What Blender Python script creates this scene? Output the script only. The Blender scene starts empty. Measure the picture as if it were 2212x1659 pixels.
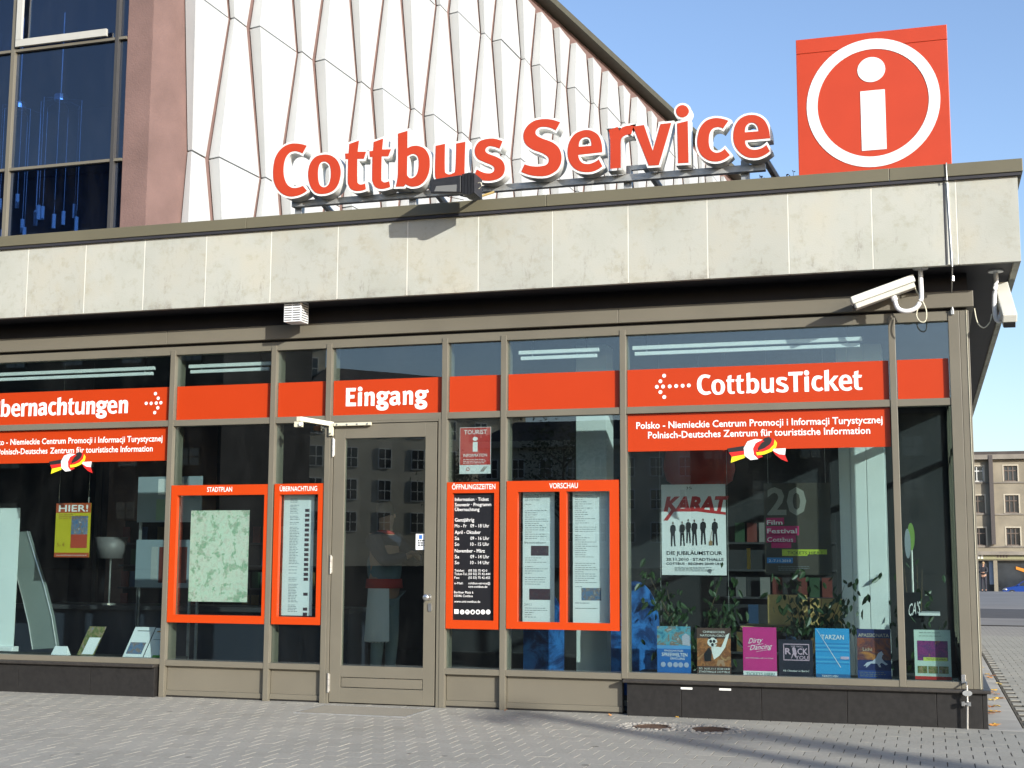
import bpy, bmesh, math, random
import numpy as np
from mathutils import Vector, Matrix
random.seed(7)
R = math.radians
SC = bpy.context.scene
COL = SC.collection

# ------------------------------------------------------------------ camera
F = 2921.578; CX, CY = 1106.0, 829.5                 # focal length in pixels of a 2212 x 1659 picture
YAW, PITCH, ROLL = R(17.01594), R(7.315613), R(0.240497)
H = 1.3
def _axes():
    cy, sy, cp, sp, cr, sr = math.cos(YAW), math.sin(YAW), math.cos(PITCH), math.sin(PITCH), math.cos(ROLL), math.sin(ROLL)
    f = np.array([-sy*cp, cy*cp, sp]); rt = np.array([cy, sy, 0.0]); up = np.cross(rt, f)
    return cr*rt+sr*up, -sr*rt+cr*up, f
RT, UP, FW = _axes()
EYE = np.array([0, 0, H])
cam_d = bpy.data.cameras.new('camera'); cam = bpy.data.objects.new('camera', cam_d); COL.objects.link(cam)
cam.matrix_world = Matrix(((RT[0], UP[0], -FW[0], 0), (RT[1], UP[1], -FW[1], 0), (RT[2], UP[2], -FW[2], H), (0, 0, 0, 1)))
cam_d.sensor_width = 36; cam_d.lens = F/2212*36; cam_d.clip_end = 2000; cam_d.clip_start = 0.1
SC.camera = cam

# ------------------------------------------------------------------ sky and sun
SUN_AZ, SUN_EL = 50.0, 18.0                          # azimuth measured from the facade normal towards the right
w = bpy.data.worlds.new('World'); SC.world = w; w.use_nodes = True
nt = w.node_tree; bgn = nt.nodes['Background']
sky = nt.nodes.new('ShaderNodeTexSky'); sky.sky_type = 'NISHITA'; sky.sun_disc = False
sky.sun_elevation = R(SUN_EL)
sv = Vector((math.sin(R(SUN_AZ))*math.cos(R(SUN_EL)), -math.cos(R(SUN_AZ))*math.cos(R(SUN_EL)), math.sin(R(SUN_EL))))
sky.sun_rotation = math.atan2(sv.x, sv.y)
sky.air_density = 1.0; sky.dust_density = 1.3; sky.ozone_density = 2.4; sky.altitude = 100
tint = nt.nodes.new('ShaderNodeMix'); tint.data_type = 'RGBA'; tint.blend_type = 'MULTIPLY'; tint.inputs[0].default_value = 1; tint.inputs[7].default_value = (1.03, .99, 1.03, 1)
nt.links.new(sky.outputs[0], tint.inputs[6]); nt.links.new(tint.outputs[2], bgn.inputs[0]); bgn.inputs[1].default_value = 0.15
sl = bpy.data.lights.new('sun', 'SUN'); sl.energy = 4.3; sl.angle = R(0.53); sl.color = (1.0, 0.965, 0.90)
so = bpy.data.objects.new('sun', sl); COL.objects.link(so)
so.rotation_euler = (-sv).to_track_quat('-Z', 'Y').to_euler(); so.location = (20, -20, 30)
SC.view_settings.view_transform = 'Standard'; SC.view_settings.look = 'None'
SC.view_settings.exposure = 0.66; SC.view_settings.gamma = 1; SC.view_settings.use_curve_mapping = False
SC.render.engine = 'CYCLES'
SC.cycles.max_bounces = 8; SC.cycles.transparent_max_bounces = 16; SC.cycles.use_denoising = True
SC.cycles.sample_clamp_indirect = 8

# ------------------------------------------------------------------ measuring helpers
def ray(x, y): return FW+(x-CX)/F*RT-(y-CY)/F*UP
def at(x, y, Y):                                      # point of the plane Y = const seen at photo position x, y
    d = ray(x, y); return Vector(EYE+d*Y/d[1])
def gnd(x, y, z=0.0):
    d = ray(x, y); return Vector(EYE+d*(z-H)/d[2])
ORG = {'r1': (0, 0), 'r2': (737.33, 0), 'r3': (1474.67, 0), 'r4': (0, 553), 'r5': (737.33, 553), 'r6': (1474.67, 553),
       'b1': (0, 1106), 'b2': (737.33, 1106), 'b3': (1474.67, 1106)}
def tz(o, x, y): return ORG[o][0]+x/3, ORG[o][1]+y/3

# ------------------------------------------------------------------ materials
def srgb(r, g, b):
    f = lambda c: c/12.92 if c <= 0.04045 else ((c+0.055)/1.055)**2.4
    return (f(r/255), f(g/255), f(b/255), 1)
def newmat(name):
    m = bpy.data.materials.new(name); m.use_nodes = True
    return m, m.node_tree, m.node_tree.nodes['Principled BSDF']
def mat(name, col, rough=0.6, metal=0.0, var=0.08, scale=6.0, bump=0.0, bscale=60.0, spec=0.5, island=0.0, coord='Object'):
    """one base colour broken up by soft noise, fine relief on top"""
    m, t, p = newmat(name)
    p.inputs['Roughness'].default_value = rough; p.inputs['Metallic'].default_value = metal
    p.inputs['Specular IOR Level'].default_value = spec
    tc = t.nodes.new('ShaderNodeTexCoord')
    n = t.nodes.new('ShaderNodeTexNoise'); n.inputs['Scale'].default_value = scale; n.inputs['Detail'].default_value = 6
    t.links.new(tc.outputs[coord], n.inputs['Vector'])
    mr = t.nodes.new('ShaderNodeMapRange'); mr.inputs['To Min'].default_value = 1-var*1.6; mr.inputs['To Max'].default_value = 1+var*1.6
    mr.inputs['From Min'].default_value = .25; mr.inputs['From Max'].default_value = .75
    t.links.new(n.outputs['Fac'], mr.inputs['Value'])
    val = mr.outputs[0]
    if island:
        g = t.nodes.new('ShaderNodeNewGeometry'); oi = t.nodes.new('ShaderNodeObjectInfo')
        ad = t.nodes.new('ShaderNodeMath'); ad.operation = 'ADD'; t.links.new(g.outputs['Random Per Island'], ad.inputs[0]); t.links.new(oi.outputs['Random'], ad.inputs[1])
        fr = t.nodes.new('ShaderNodeMath'); fr.operation = 'FRACT'; t.links.new(ad.outputs[0], fr.inputs[0])
        m2 = t.nodes.new('ShaderNodeMapRange'); m2.inputs['To Min'].default_value = 1-island; m2.inputs['To Max'].default_value = 1+island
        t.links.new(fr.outputs[0], m2.inputs['Value'])
        mu = t.nodes.new('ShaderNodeMath'); mu.operation = 'MULTIPLY'; t.links.new(val, mu.inputs[0]); t.links.new(m2.outputs[0], mu.inputs[1]); val = mu.outputs[0]
    mx = t.nodes.new('ShaderNodeVectorMath'); mx.operation = 'SCALE'; mx.inputs[0].default_value = col[:3]
    t.links.new(val, mx.inputs['Scale']); t.links.new(mx.outputs[0], p.inputs['Base Color'])
    if bump:
        nb = t.nodes.new('ShaderNodeTexNoise'); nb.inputs['Scale'].default_value = bscale; nb.inputs['Detail'].default_value = 4
        t.links.new(tc.outputs[coord], nb.inputs['Vector'])
        b = t.nodes.new('ShaderNodeBump'); b.inputs['Strength'].default_value = bump; b.inputs['Distance'].default_value = 0.01
        t.links.new(nb.outputs['Fac'], b.inputs['Height']); t.links.new(b.outputs[0], p.inputs['Normal'])
    return m
def ramp(t, src, stops):
    r = t.nodes.new('ShaderNodeValToRGB'); e = r.color_ramp.elements
    while len(e) < len(stops): e.new(0.5)
    for k, (pos, c) in enumerate(stops): e[k].position = pos; e[k].color = c if len(c) == 4 else (*c, 1)
    t.links.new(src, r.inputs['Fac']); return r.outputs['Color']
def mixc(t, fac, a, b, mode='MIX'):
    n = t.nodes.new('ShaderNodeMix'); n.data_type = 'RGBA'; n.blend_type = mode
    if isinstance(fac, (int, float)): n.inputs[0].default_value = fac
    else: t.links.new(fac, n.inputs[0])
    for s, v in ((6, a), (7, b)):
        if isinstance(v, tuple): n.inputs[s].default_value = v if len(v) == 4 else (*v, 1)
        else: t.links.new(v, n.inputs[s])
    return n.outputs[2]
def noise(t, vec, scale, detail=5, rough=.55, map_scale=None, dist=0):
    if map_scale:
        mp = t.nodes.new('ShaderNodeMapping'); mp.inputs['Scale'].default_value = map_scale; t.links.new(vec, mp.inputs['Vector']); vec = mp.outputs[0]
    n = t.nodes.new('ShaderNodeTexNoise'); n.inputs['Scale'].default_value = scale; n.inputs['Detail'].default_value = detail
    n.inputs['Roughness'].default_value = rough; n.inputs['Distortion'].default_value = dist
    t.links.new(vec, n.inputs['Vector']); return n.outputs['Fac']

def mat_slab():
    m, t, p = newmat('weathered_cast_stone'); p.inputs['Roughness'].default_value = .8
    tc = t.nodes.new('ShaderNodeTexCoord'); o = tc.outputs['Object']
    oi = t.nodes.new('ShaderNodeObjectInfo')
    base = ramp(t, noise(t, o, 1.3, 6), [(0.3, (.345, .355, .305)), (0.5, (.385, .392, .345)), (0.72, (.41, .395, .32))])
    blot = ramp(t, noise(t, o, 9, 8, .7), [(0.52, (1, 1, 1)), (0.76, (.80, .78, .70))])
    c = mixc(t, 1.0, base, blot, 'MULTIPLY')
    # drips of grime hanging from a few spots, thin and vertical
    dr = ramp(t, noise(t, o, 5, 7, .75, (2.2, 1, .5)), [(0.56, (0, 0, 0)), (0.72, (1, 1, 1))])
    fine = ramp(t, noise(t, o, 42, 6, .7, (1.6, 1, .6)), [(0.40, (0, 0, 0)), (0.60, (1, 1, 1))])
    dirt = mixc(t, 1.0, dr, fine, 'MULTIPLY')
    # more grime near the lower edge of the slabs
    sp = t.nodes.new('ShaderNodeSeparateXYZ'); t.links.new(o, sp.inputs[0])
    mr = t.nodes.new('ShaderNodeMapRange'); mr.inputs['From Min'].default_value = 3.59; mr.inputs['From Max'].default_value = 3.95
    mr.inputs['To Min'].default_value = 1; mr.inputs['To Max'].default_value = .28; t.links.new(sp.outputs['Z'], mr.inputs['Value'])
    dm = mixc(t, 1.0, dirt, mr.outputs[0], 'MULTIPLY')
    c = mixc(t, dm, c, (.13, .115, .09)); c = mixc(t, mixc(t, 1., ramp(t, noise(t, o, .9, 6, .7), [(.55, (0, 0, 0)), (.75, (1, 1, 1))]), (.4, .4, .4), 'MULTIPLY'), c, (.36, .30, .17))
    edge = t.nodes.new('ShaderNodeMapRange'); edge.inputs['From Min'].default_value = 3.59; edge.inputs['From Max'].default_value = 3.70
    edge.inputs['To Min'].default_value = .8; edge.inputs['To Max'].default_value = 0; t.links.new(sp.outputs['Z'], edge.inputs['Value'])
    em = mixc(t, 1.0, ramp(t, noise(t, o, 4, 8, .8), [(0.5, (0, 0, 0)), (0.65, (1, 1, 1))]), edge.outputs[0], 'MULTIPLY')
    c = mixc(t, em, c, (.17, .15, .12))
    rv = t.nodes.new('ShaderNodeMapRange'); rv.inputs['To Min'].default_value = .94; rv.inputs['To Max'].default_value = 1.05; t.links.new(oi.outputs['Random'], rv.inputs['Value'])
    c = mixc(t, 1.0, c, rv.outputs[0], 'MULTIPLY')
    t.links.new(c, p.inputs['Base Color'])
    b = t.nodes.new('ShaderNodeBump'); b.inputs['Strength'].default_value = .25; b.inputs['Distance'].default_value = .004
    t.links.new(noise(t, o, 90, 5), b.inputs['Height']); t.links.new(b.outputs[0], p.inputs['Normal'])
    return m
def mat_glass(name, tint, r0=.085):
    m = bpy.data.materials.new(name); m.use_nodes = True; t = m.node_tree; t.nodes.clear()
    out = t.nodes.new('ShaderNodeOutputMaterial'); tr = t.nodes.new('ShaderNodeBsdfTransparent'); tr.inputs[0].default_value = (*tint, 1)
    gl = t.nodes.new('ShaderNodeBsdfGlossy'); gl.inputs['Roughness'].default_value = 0.004; gl.inputs['Color'].default_value = (.93, .95, .97, 1)
    lw = t.nodes.new('ShaderNodeLayerWeight'); lw.inputs['Blend'].default_value = .5
    pw = t.nodes.new('ShaderNodeMath'); pw.operation = 'POWER'; pw.inputs[1].default_value = 5; t.links.new(lw.outputs['Facing'], pw.inputs[0])
    mr = t.nodes.new('ShaderNodeMapRange'); mr.inputs['To Min'].default_value = r0; mr.inputs['To Max'].default_value = 1; t.links.new(pw.outputs[0], mr.inputs['Value'])
    tc = t.nodes.new('ShaderNodeTexCoord'); b = t.nodes.new('ShaderNodeBump'); b.inputs['Strength'].default_value = .06; b.inputs['Distance'].default_value = .004
    t.links.new(noise(t, tc.outputs['Object'], 1.1, 1), b.inputs['Height']); t.links.new(b.outputs[0], gl.inputs['Normal'])
    df = t.nodes.new('ShaderNodeBsdfDiffuse'); df.inputs[0].default_value = (.5, .5, .48, 1); dm_ = t.nodes.new('ShaderNodeMixShader')
    dr_ = t.nodes.new('ShaderNodeMapRange'); dr_.inputs['From Min'].default_value = .45; dr_.inputs['From Max'].default_value = .8; dr_.inputs['To Min'].default_value = .001; dr_.inputs['To Max'].default_value = .012
    t.links.new(noise(t, tc.outputs['Object'], 3.2, 7, .7, (1, 1, .35)), dr_.inputs['Value']); t.links.new(dr_.outputs[0], dm_.inputs[0]); t.links.new(tr.outputs[0], dm_.inputs[1]); t.links.new(df.outputs[0], dm_.inputs[2]); tr = dm_
    mx = t.nodes.new('ShaderNodeMixShader'); t.links.new(mr.outputs[0], mx.inputs[0]); t.links.new(tr.outputs[0], mx.inputs[1]); t.links.new(gl.outputs[0], mx.inputs[2])
    t.links.new(mx.outputs[0], out.inputs[0]); return m
def mat_map():
    m, t, p = newmat('town_map_print'); p.inputs['Roughness'].default_value = .6
    tc = t.nodes.new('ShaderNodeTexCoord'); o = tc.outputs['Object']
    c = ramp(t, noise(t, o, 2.2, 5), [(0.35, (.62, .74, .58)), (0.6, (.70, .72, .60)), (.75, (.72, .64, .54))])
    woods = ramp(t, noise(t, o, 8, 8, .66), [(0.53, (0, 0, 0)), (0.55, (1, 1, 1))])
    c = mixc(t, woods, c, (.30, .46, .30))
    town = ramp(t, noise(t, o, 22, 8, .8), [(0.50, (0, 0, 0)), (0.56, (1, 1, 1))])
    c = mixc(t, mixc(t, 1., town, (.6, .6, .6), 'MULTIPLY'), c, (.62, .50, .44))
    v = t.nodes.new('ShaderNodeTexVoronoi'); v.feature = 'DISTANCE_TO_EDGE'; v.inputs['Scale'].default_value = 19; t.links.new(o, v.inputs['Vector'])
    c = mixc(t, ramp(t, v.outputs['Distance'], [(0.0, (.6, .6, .6)), (0.05, (0, 0, 0))]), c, (.82, .74, .60))
    t.links.new(c, p.inputs['Base Color']); return m
def mat_picture(name, cols, scale=14, seedv=0.0, stretch=(1, 1, 1)):
    """patches of colour: prints too small to read, and leaf shadow painted on boards"""
    m, t, p = newmat(name); p.inputs['Roughness'].default_value = .5
    tc = t.nodes.new('ShaderNodeTexCoord'); mp = t.nodes.new('ShaderNodeMapping'); mp.inputs['Location'].default_value = (seedv, seedv*2, seedv*3)
    t.links.new(tc.outputs['Object'], mp.inputs['Vector'])
    n = len(cols); st = [(0.34+0.34*k/(n-1), c) for k, c in enumerate(cols)]
    t.links.new(ramp(t, noise(t, mp.outputs[0], scale, 6, .65, stretch, .6), st), p.inputs['Base Color']); return m

M = {}
M['frame'] = mat('bronze_grey_aluminium', (.145, .133, .101), .42, 0, .05, 3, .05, 30, spec=.4)
M['frame2'] = mat('bronze_grey_aluminium_sheet', (.143, .130, .098), .5, 0, .07, 1.2, .08, 12, spec=.4)
M['cap'] = mat('roof_edge_metal_olive', (.122, .112, .072), .5, 0, .06, 1.5, .05, 10, spec=.4)
M['slab'] = mat_slab()
M['mortar'] = mat('pale_lit_joint', (.62, .61, .54), .8)  # pale tone stands in for sunlight on the slab joint edges
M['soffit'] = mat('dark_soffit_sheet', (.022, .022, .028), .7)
M['glass'] = mat_glass('shop_window_glass', (.82, .895, .89), .095)
M['glass_blue'] = mat_glass('blue_coated_glass', (.40, .54, .74), .085)
M['orange'] = mat('orange_sign_film', (.42, .038, .005), .33, 0, .02, 3, spec=.35)
M['orange_box'] = mat('orange_painted_frame', (.48, .046, .004), .35, 0, .02, 3, spec=.35)
M['orange_sign'] = mat('orange_sign_face', (.43, .044, .014), .42, 0, .03, 4, spec=.35)
M['white'] = mat('white_lettering_film', (.80, .80, .78), .4, 0, .02)
M['white_paint'] = mat('white_painted_metal', (.72, .73, .72), .4, 0, .04)
M['letter_body'] = mat('white_acrylic_letter_body', (.72, .73, .70), .35, 0, .05, 9)
M['black'] = mat('black_film', (.012, .012, .014), .35)
M['granite'] = mat('dark_polished_granite', (.020, .019, .018), .5, 0, .14, 25, .02, 80, spec=.25)
M['granite_top'] = mat('dark_granite_ledge', (.032, .028, .024), .45, 0, .2, 40)
M['steel'] = mat('bare_steel', (.62, .62, .60), .28, .9, .08, 20)
M['galv'] = mat('galvanised_steel', (.42, .43, .42), .45, .6, .15, 12)
M['cream'] = mat('cream_painted_steel', (.60, .58, .44), .45, 0, .04)
M['panel'] = mat('white_concrete_facade_panel', (.46, .475, .47), .7, 0, .035, 1.6, .06, 30)
M['plaster'] = mat('brownish_pink_plaster', (.165, .103, .09), .9, 0, .10, 2.2, .5, 40)
def mat_paver(name, col, island):
    m, t, p = newmat(name); p.inputs['Roughness'].default_value = .92; p.inputs['Specular IOR Level'].default_value = .2
    g = t.nodes.new('ShaderNodeNewGeometry'); o = g.outputs['Position']; oi = t.nodes.new('ShaderNodeObjectInfo')
    ad = t.nodes.new('ShaderNodeMath'); ad.operation = 'ADD'; t.links.new(g.outputs['Random Per Island'], ad.inputs[0]); t.links.new(oi.outputs['Random'], ad.inputs[1])
    fr = t.nodes.new('ShaderNodeMath'); fr.operation = 'FRACT'; t.links.new(ad.outputs[0], fr.inputs[0])
    tone = ramp(t, fr.outputs[0], [(0, (1-island,)*3), (.85, (1+island*.6,)*3), (.93, (1-island*1.8, 1-island*1.9, 1-island*2.1)), (1, (1+island,)*3)])
    c = mixc(t, 1., (*col, 1), tone, 'MULTIPLY')
    c = mixc(t, 1., c, ramp(t, noise(t, o, 1.1, 8, .65), [(.32, (.90, .90, .89)), (.5, (1, 1, 1)), (.68, (1.05, 1.045, 1.03))]), 'MULTIPLY')
    c = mixc(t, 1., c, ramp(t, noise(t, o, 40, 5, .7), [(.35, (.88, .88, .88)), (.65, (1.08, 1.08, 1.08))]), 'MULTIPLY')
    v = t.nodes.new('ShaderNodeTexVoronoi'); v.inputs['Scale'].default_value = 2.4; v.inputs['Randomness'].default_value = 1; t.links.new(o, v.inputs['Vector'])
    c = mixc(t, ramp(t, v.outputs['Distance'], [(0.055, (.75, .75, .75)), (0.075, (0, 0, 0))]), c, (.09, .085, .075))
    t.links.new(c, p.inputs['Base Color'])
    b = t.nodes.new('ShaderNodeBump'); b.inputs['Strength'].default_value = .35; b.inputs['Distance'].default_value = .006
    t.links.new(noise(t, o, 110, 4), b.inputs['Height']); t.links.new(b.outputs[0], p.inputs['Normal']); return m
M['conc'] = mat_paver('grey_concrete_paver_worn', (.325, .314, .270), .045)
M['sand'] = mat('joint_sand', (.13, .12, .10), 1, 0, .3, 30, spec=0)
M['joint'] = mat('dark_joint_sand', (.035, .032, .028), 1, 0, .3, 30, spec=0)
M['slabpave'] = mat('smooth_paving_slab', (.34, .325, .285), .85, 0, .10, 3, .2, 60, island=.06)
M['asphalt'] = mat('asphalt', (.05, .05, .052), .9, 0, .15, 3, .3, 50)
M['concgrey'] = mat('pale_road_concrete', (.17, .165, .155), .9, 0, .12, .6, .2, 20)
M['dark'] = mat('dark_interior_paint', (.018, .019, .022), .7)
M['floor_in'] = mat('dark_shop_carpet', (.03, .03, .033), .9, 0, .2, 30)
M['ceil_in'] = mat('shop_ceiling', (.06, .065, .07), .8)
M['wood'] = mat('pale_beech_board', (.55, .38, .14), .5, 0, .1, 5)
M['leaf'] = mat('fig_leaf', (.022, .050, .016), .45, 0, .25, 30)
M['stem'] = mat('plant_stem', (.10, .07, .04), .8)
M['paper'] = mat('white_paper', (.74, .76, .77), .6, 0, .02)
M['ink'] = mat('grey_ink', (.16, .18, .19), .6)
M['inkd'] = mat('black_ink', (.02, .02, .022), .6)
M['rubber'] = mat('black_plastic', (.02, .02, .022), .45, 0, .2, 30)
M['rust'] = mat('rusty_cast_iron', (.075, .045, .028), .8, 0, .35, 25, .4, 60)
M['redtxt'] = mat('red_print', (.42, .035, .03), .5)
M['tower_dark'] = mat('dark_stone_front', (.035, .035, .036), .9, 0, .2, .3, spec=.05)
M['opp'] = mat('olive_render', (.52, .48, .37), .9, 0, .12, .3)
M['opp_roof'] = mat('dark_tiles', (.06, .05, .045), .8, 0, .2, 1)
M['winglass'] = mat('far_window_glass', (.03, .035, .04), .12, 0, .3, .8, spec=.8)
M['winframe'] = mat('white_window_frame', (.62, .62, .58), .5)
M['brownframe'] = mat('brown_window_frame', (.12, .09, .07), .6)
M['render'] = mat('old_beige_render', (.235, .208, .155), .95, 0, .16, .5, .2, 3)
M['render_dark'] = mat('sooty_grey_ledge', (.20, .18, .15), .95, 0, .25, .6)
M['bark'] = mat('bark', (.09, .07, .05), .9, 0, .2, 8)
M['foliage'] = mat('tree_leaf', (.045, .07, .025), .7, 0, .3, 2)
def flat(name, c, rough=.5): return mat(name, c, rough, 0, .03, 5)

# ------------------------------------------------------------------ object helpers
def link(o, parent=None):
    COL.objects.link(o)
    if parent is not None: o.parent = parent
    return o
def thing(name, label, cat, loc=(0, 0, 0), group=None):
    o = bpy.data.objects.new(name, None); o.empty_display_size = .2; COL.objects.link(o); o.location = loc
    return tag(o, label, cat, group)
def tag(o, label, cat, group=None):
    o['label'] = label; o['category'] = cat
    if group: o['group'] = group
    return o
def struct(o): o['kind'] = 'structure'; return o
class MB:
    """collects shapes in world coordinates, build() makes one mesh object"""
    def __init__(s): s.v = []; s.f = []
    def add(s, vs, fs):
        b = len(s.v); s.v += [tuple(v) for v in vs]; s.f += [tuple(i+b for i in f) for f in fs]; return s
    def box(s, x0, x1, y0, y1, z0, z1, rot=None):
        if x1 < x0: x0, x1 = x1, x0
        if y1 < y0: y0, y1 = y1, y0
        if z1 < z0: z0, z1 = z1, z0
        vs = [Vector((x, y, z)) for z in (z0, z1) for y in (y0, y1) for x in (x0, x1)]
        if rot is not None:
            c = Vector(((x0+x1)/2, (y0+y1)/2, (z0+z1)/2)); vs = [c+rot@(v-c) for v in vs]
        return s.add(vs, [(0, 2, 3, 1), (4, 5, 7, 6), (0, 1, 5, 4), (1, 3, 7, 5), (3, 2, 6, 7), (2, 0, 4, 6)])
    def hexa(s, q0, q1):                              # two quads facing each other, same winding
        return s.add(list(q0)+list(q1), [(3, 2, 1, 0), (4, 5, 6, 7), (0, 1, 5, 4), (1, 2, 6, 5), (2, 3, 7, 6), (3, 0, 4, 7)])
    def tube(s, pts, r, n=10, caps=True, taper=None):
        pts = [Vector(p) for p in pts]; rings = []
        for i, p in enumerate(pts):
            d = (pts[min(i+1, len(pts)-1)]-pts[max(i-1, 0)]).normalized()
            a = Vector((0, 0, 1)) if abs(d.z) < .9 else Vector((1, 0, 0))
            u = d.cross(a).normalized(); v = d.cross(u)
            rr = r if taper is None else taper[i]
            rings.append([p+rr*(math.cos(2*math.pi*k/n)*u+math.sin(2*math.pi*k/n)*v) for k in range(n)])
        vs = [v for ring in rings for v in ring]; fs = []
        for i in range(len(rings)-1):
            for k in range(n): fs.append((i*n+k, i*n+(k+1) % n, (i+1)*n+(k+1) % n, (i+1)*n+k))
        if caps: fs += [tuple(range(n-1, -1, -1)), tuple((len(rings)-1)*n+k for k in range(n))]
        return s.add(vs, fs)
    def prism(s, poly, y0, y1):                       # polygon given as (x, z), pushed along Y
        n = len(poly); a = [(x, y0, z) for x, z in poly]; b = [(x, y1, z) for x, z in poly]
        return s.add(a+b, [tuple(range(n)), tuple(range(2*n-1, n-1, -1))]+[(k, k+n, (k+1) % n+n, (k+1) % n) for k in range(n)])
    def disc(s, x, z, r, y0, y1, n=20, ax=1):
        return s.prism([(x+r*math.cos(2*math.pi*k/n), z+r*math.sin(2*math.pi*k/n)) for k in range(n)], y0, y1)
    def build(s, name, m, parent=None, smooth=False, bevel=0, org=None):
        me = bpy.data.meshes.new(name); 
        me.from_pydata(s.v, [], s.f); me.update()
        bm = bmesh.new(); bm.from_mesh(me); bmesh.ops.recalc_face_normals(bm, faces=bm.faces); bm.to_mesh(me); bm.free()
        me.materials.append(m)
        if smooth: me.polygons.foreach_set('use_smooth', [True]*len(me.polygons))
        o = bpy.data.objects.new(name, me); link(o, parent)
        if parent is not None:                         # geometry is in world coordinates: undo the parent's place
            loc = parent.location.copy(); pp = parent.parent
            while pp is not None: loc += pp.location; pp = pp.parent
            me.transform(Matrix.Translation(-loc))
        if bevel:
            b = o.modifiers.new('bevel', 'BEVEL'); b.width = bevel; b.segments = 2; b.limit_method = 'ANGLE'; b.angle_limit = R(40)
        return o
def box(name, m, parent, x0, x1, y0, y1, z0, z1, bevel=0): return MB().box(x0, x1, y0, y1, z0, z1).build(name, m, parent, bevel=bevel)

# ---- lettering: the built-in font turned into thin solid letters
_tcache = {}
def text_mesh(s, bold=0.0, res=3):
    key = (s, bold, res)
    if key in _tcache: return _tcache[key]
    c = bpy.data.curves.new('t', 'FONT'); c.body = s; c.size = 1; c.offset = bold; c.resolution_u = res
    o = bpy.data.objects.new('t', c); me = bpy.data.meshes.new_from_object(o)
    v = np.zeros(len(me.vertices)*3); me.vertices.foreach_get('co', v); v = v.reshape(-1, 3)
    fs = [tuple(p.vertices) for p in me.polygons]
    bpy.data.objects.remove(o); bpy.data.curves.remove(c); bpy.data.meshes.remove(me)
    _tcache[key] = (v, fs); return v, fs
CAP, XH = .727, .546
def put_text(mb, s, x0, x1, z, cap, Y, bold=.02, mode='fit', res=3, shear=0.0, rise=0.0):
    """letters standing on height z in the plane Y; mode fit stretches them between x0 and x1, else x1 is ignored"""
    v, fs = text_mesh(s, bold, res)
    if len(v) == 0: return
    sc = cap/CAP; xmin, xmax = v[:, 0].min(), v[:, 0].max()
    if mode == 'fit': sx = (x1-x0)/(xmax-xmin); off = x0-xmin*sx
    elif mode == 'l': sx = sc*.9; off = x0-xmin*sx
    elif mode == 'r': sx = sc*.9; off = x0-xmax*sx
    else: sx = sc*.9; off = x0-(xmin+xmax)/2*sx
    P = [(off+a*sx+b*sc*shear, Y, z+b*sc+(a*sx)*rise) for a, b, _ in v]
    mb.add(P, fs)
def lettering(items, Y, m, parent, name='lettering'):
    for it in items:
        mb = MB(); put_text(mb, it[0], it[1], it[2], it[3], it[4], Y, it[5]*(.62 if it[4] > .05 else .40), *it[6:]); mb.build(name, m, parent)
def uprow(n, x0, z0, w_, h_, Y, parent, m, gap=.5, seed=1, name='text_line', jag=.35):
    """lines of print too small to read: thin bars of uneven length"""
    rr = random.Random(seed); mb = MB(); st = h_/n
    for i in range(n):
        L = w_*(1-jag*rr.random()); z = z0-st*(i+.5)
        if rr.random() < .12: continue
        xx = x0
        while xx < x0+L-.004:
            l = min(rr.uniform(.012, .035), x0+L-xx); mb.box(xx, xx+l, Y-.0004, Y, z-st*gap/2, z+st*gap/2); xx += l+.006
    o = mb.build(name, m, parent); o['kind'] = 'stuff'; return o

# ================================================================== GROUND
def gz(y):                                            # the street falls gently beyond the building
    P = [(-500, 0), (20, 0), (90, -.65), (135, -2.2), (900, -2.2)]
    for (a, za), (b, zb) in zip(P, P[1:]):
        if y <= b: return za+(zb-za)*(y-a)/(b-a)
    return -2.2
def sheet(name, m, x0, x1, y0, y1, dz, kind='structure'):
    ys = sorted({y0, y1}|{y for y in (-500, 20, 90, 135) if y0 < y < y1}|set(np.linspace(y0, y1, 6)))
    vs = []; fs = []
    for y in ys: vs += [(x0, y, gz(y)+dz), (x1, y, gz(y)+dz)]
    for i in range(len(ys)-1): fs.append((2*i, 2*i+1, 2*i+3, 2*i+2))
    o = MB().add(vs, fs).build(name, m); o['kind'] = kind; return o
sheet('ground', M['joint'], -600, 600, -600, 900, -.03)
sheet('square_dark_ground', mat('darkened_ground', (.02, .02, .021), 1, spec=0), -300, 300, -150, 7.18, -.018)  # unseen ground, coloured near black so the panes reflect little light
def mat_farpave():
    m, t, p = newmat('far_paving'); p.inputs['Roughness'].default_value = .85
    tc = t.nodes.new('ShaderNodeTexCoord'); b = t.nodes.new('ShaderNodeTexBrick')
    b.inputs['Scale'].default_value = 1; b.inputs['Brick Width'].default_value = .167; b.inputs['Row Height'].default_value = .203
    b.inputs['Mortar Size'].default_value = .006; b.inputs['Color1'].default_value = (.30, .285, .25, 1); b.inputs['Color2'].default_value = (.27, .255, .225, 1); b.inputs['Mortar'].default_value = (.15, .14, .12, 1)
    t.links.new(tc.outputs['Object'], b.inputs['Vector'])
    c = mixc(t, 1., b.outputs['Color'], ramp(t, noise(t, tc.outputs['Object'], .35, 6), [(0.35, (.78, .78, .78)), (.65, (1.05, 1.04, 1.0))]), 'MULTIPLY')
    t.links.new(c, p.inputs['Base Color']); return m
M['farpave'] = mat_farpave()
sheet('pavement_side', M['farpave'], .67, 40, 26, 31.0, -.004)
sheet('kerb_line', M['joint'], .67, 60, 31.0, 31.5, -.002)
sheet('pale_lane', M['concgrey'], -60, 120, 31.5, 36.5, -.004)
sheet('road', M['asphalt'], -60, 120, 36.5, 46.0, -.004)
sheet('far_pavement', M['concgrey'], -60, 120, 46.0, 105, -.004)
sheet('far_road', M['asphalt'], -60, 120, 105, 128, -.004)
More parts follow.
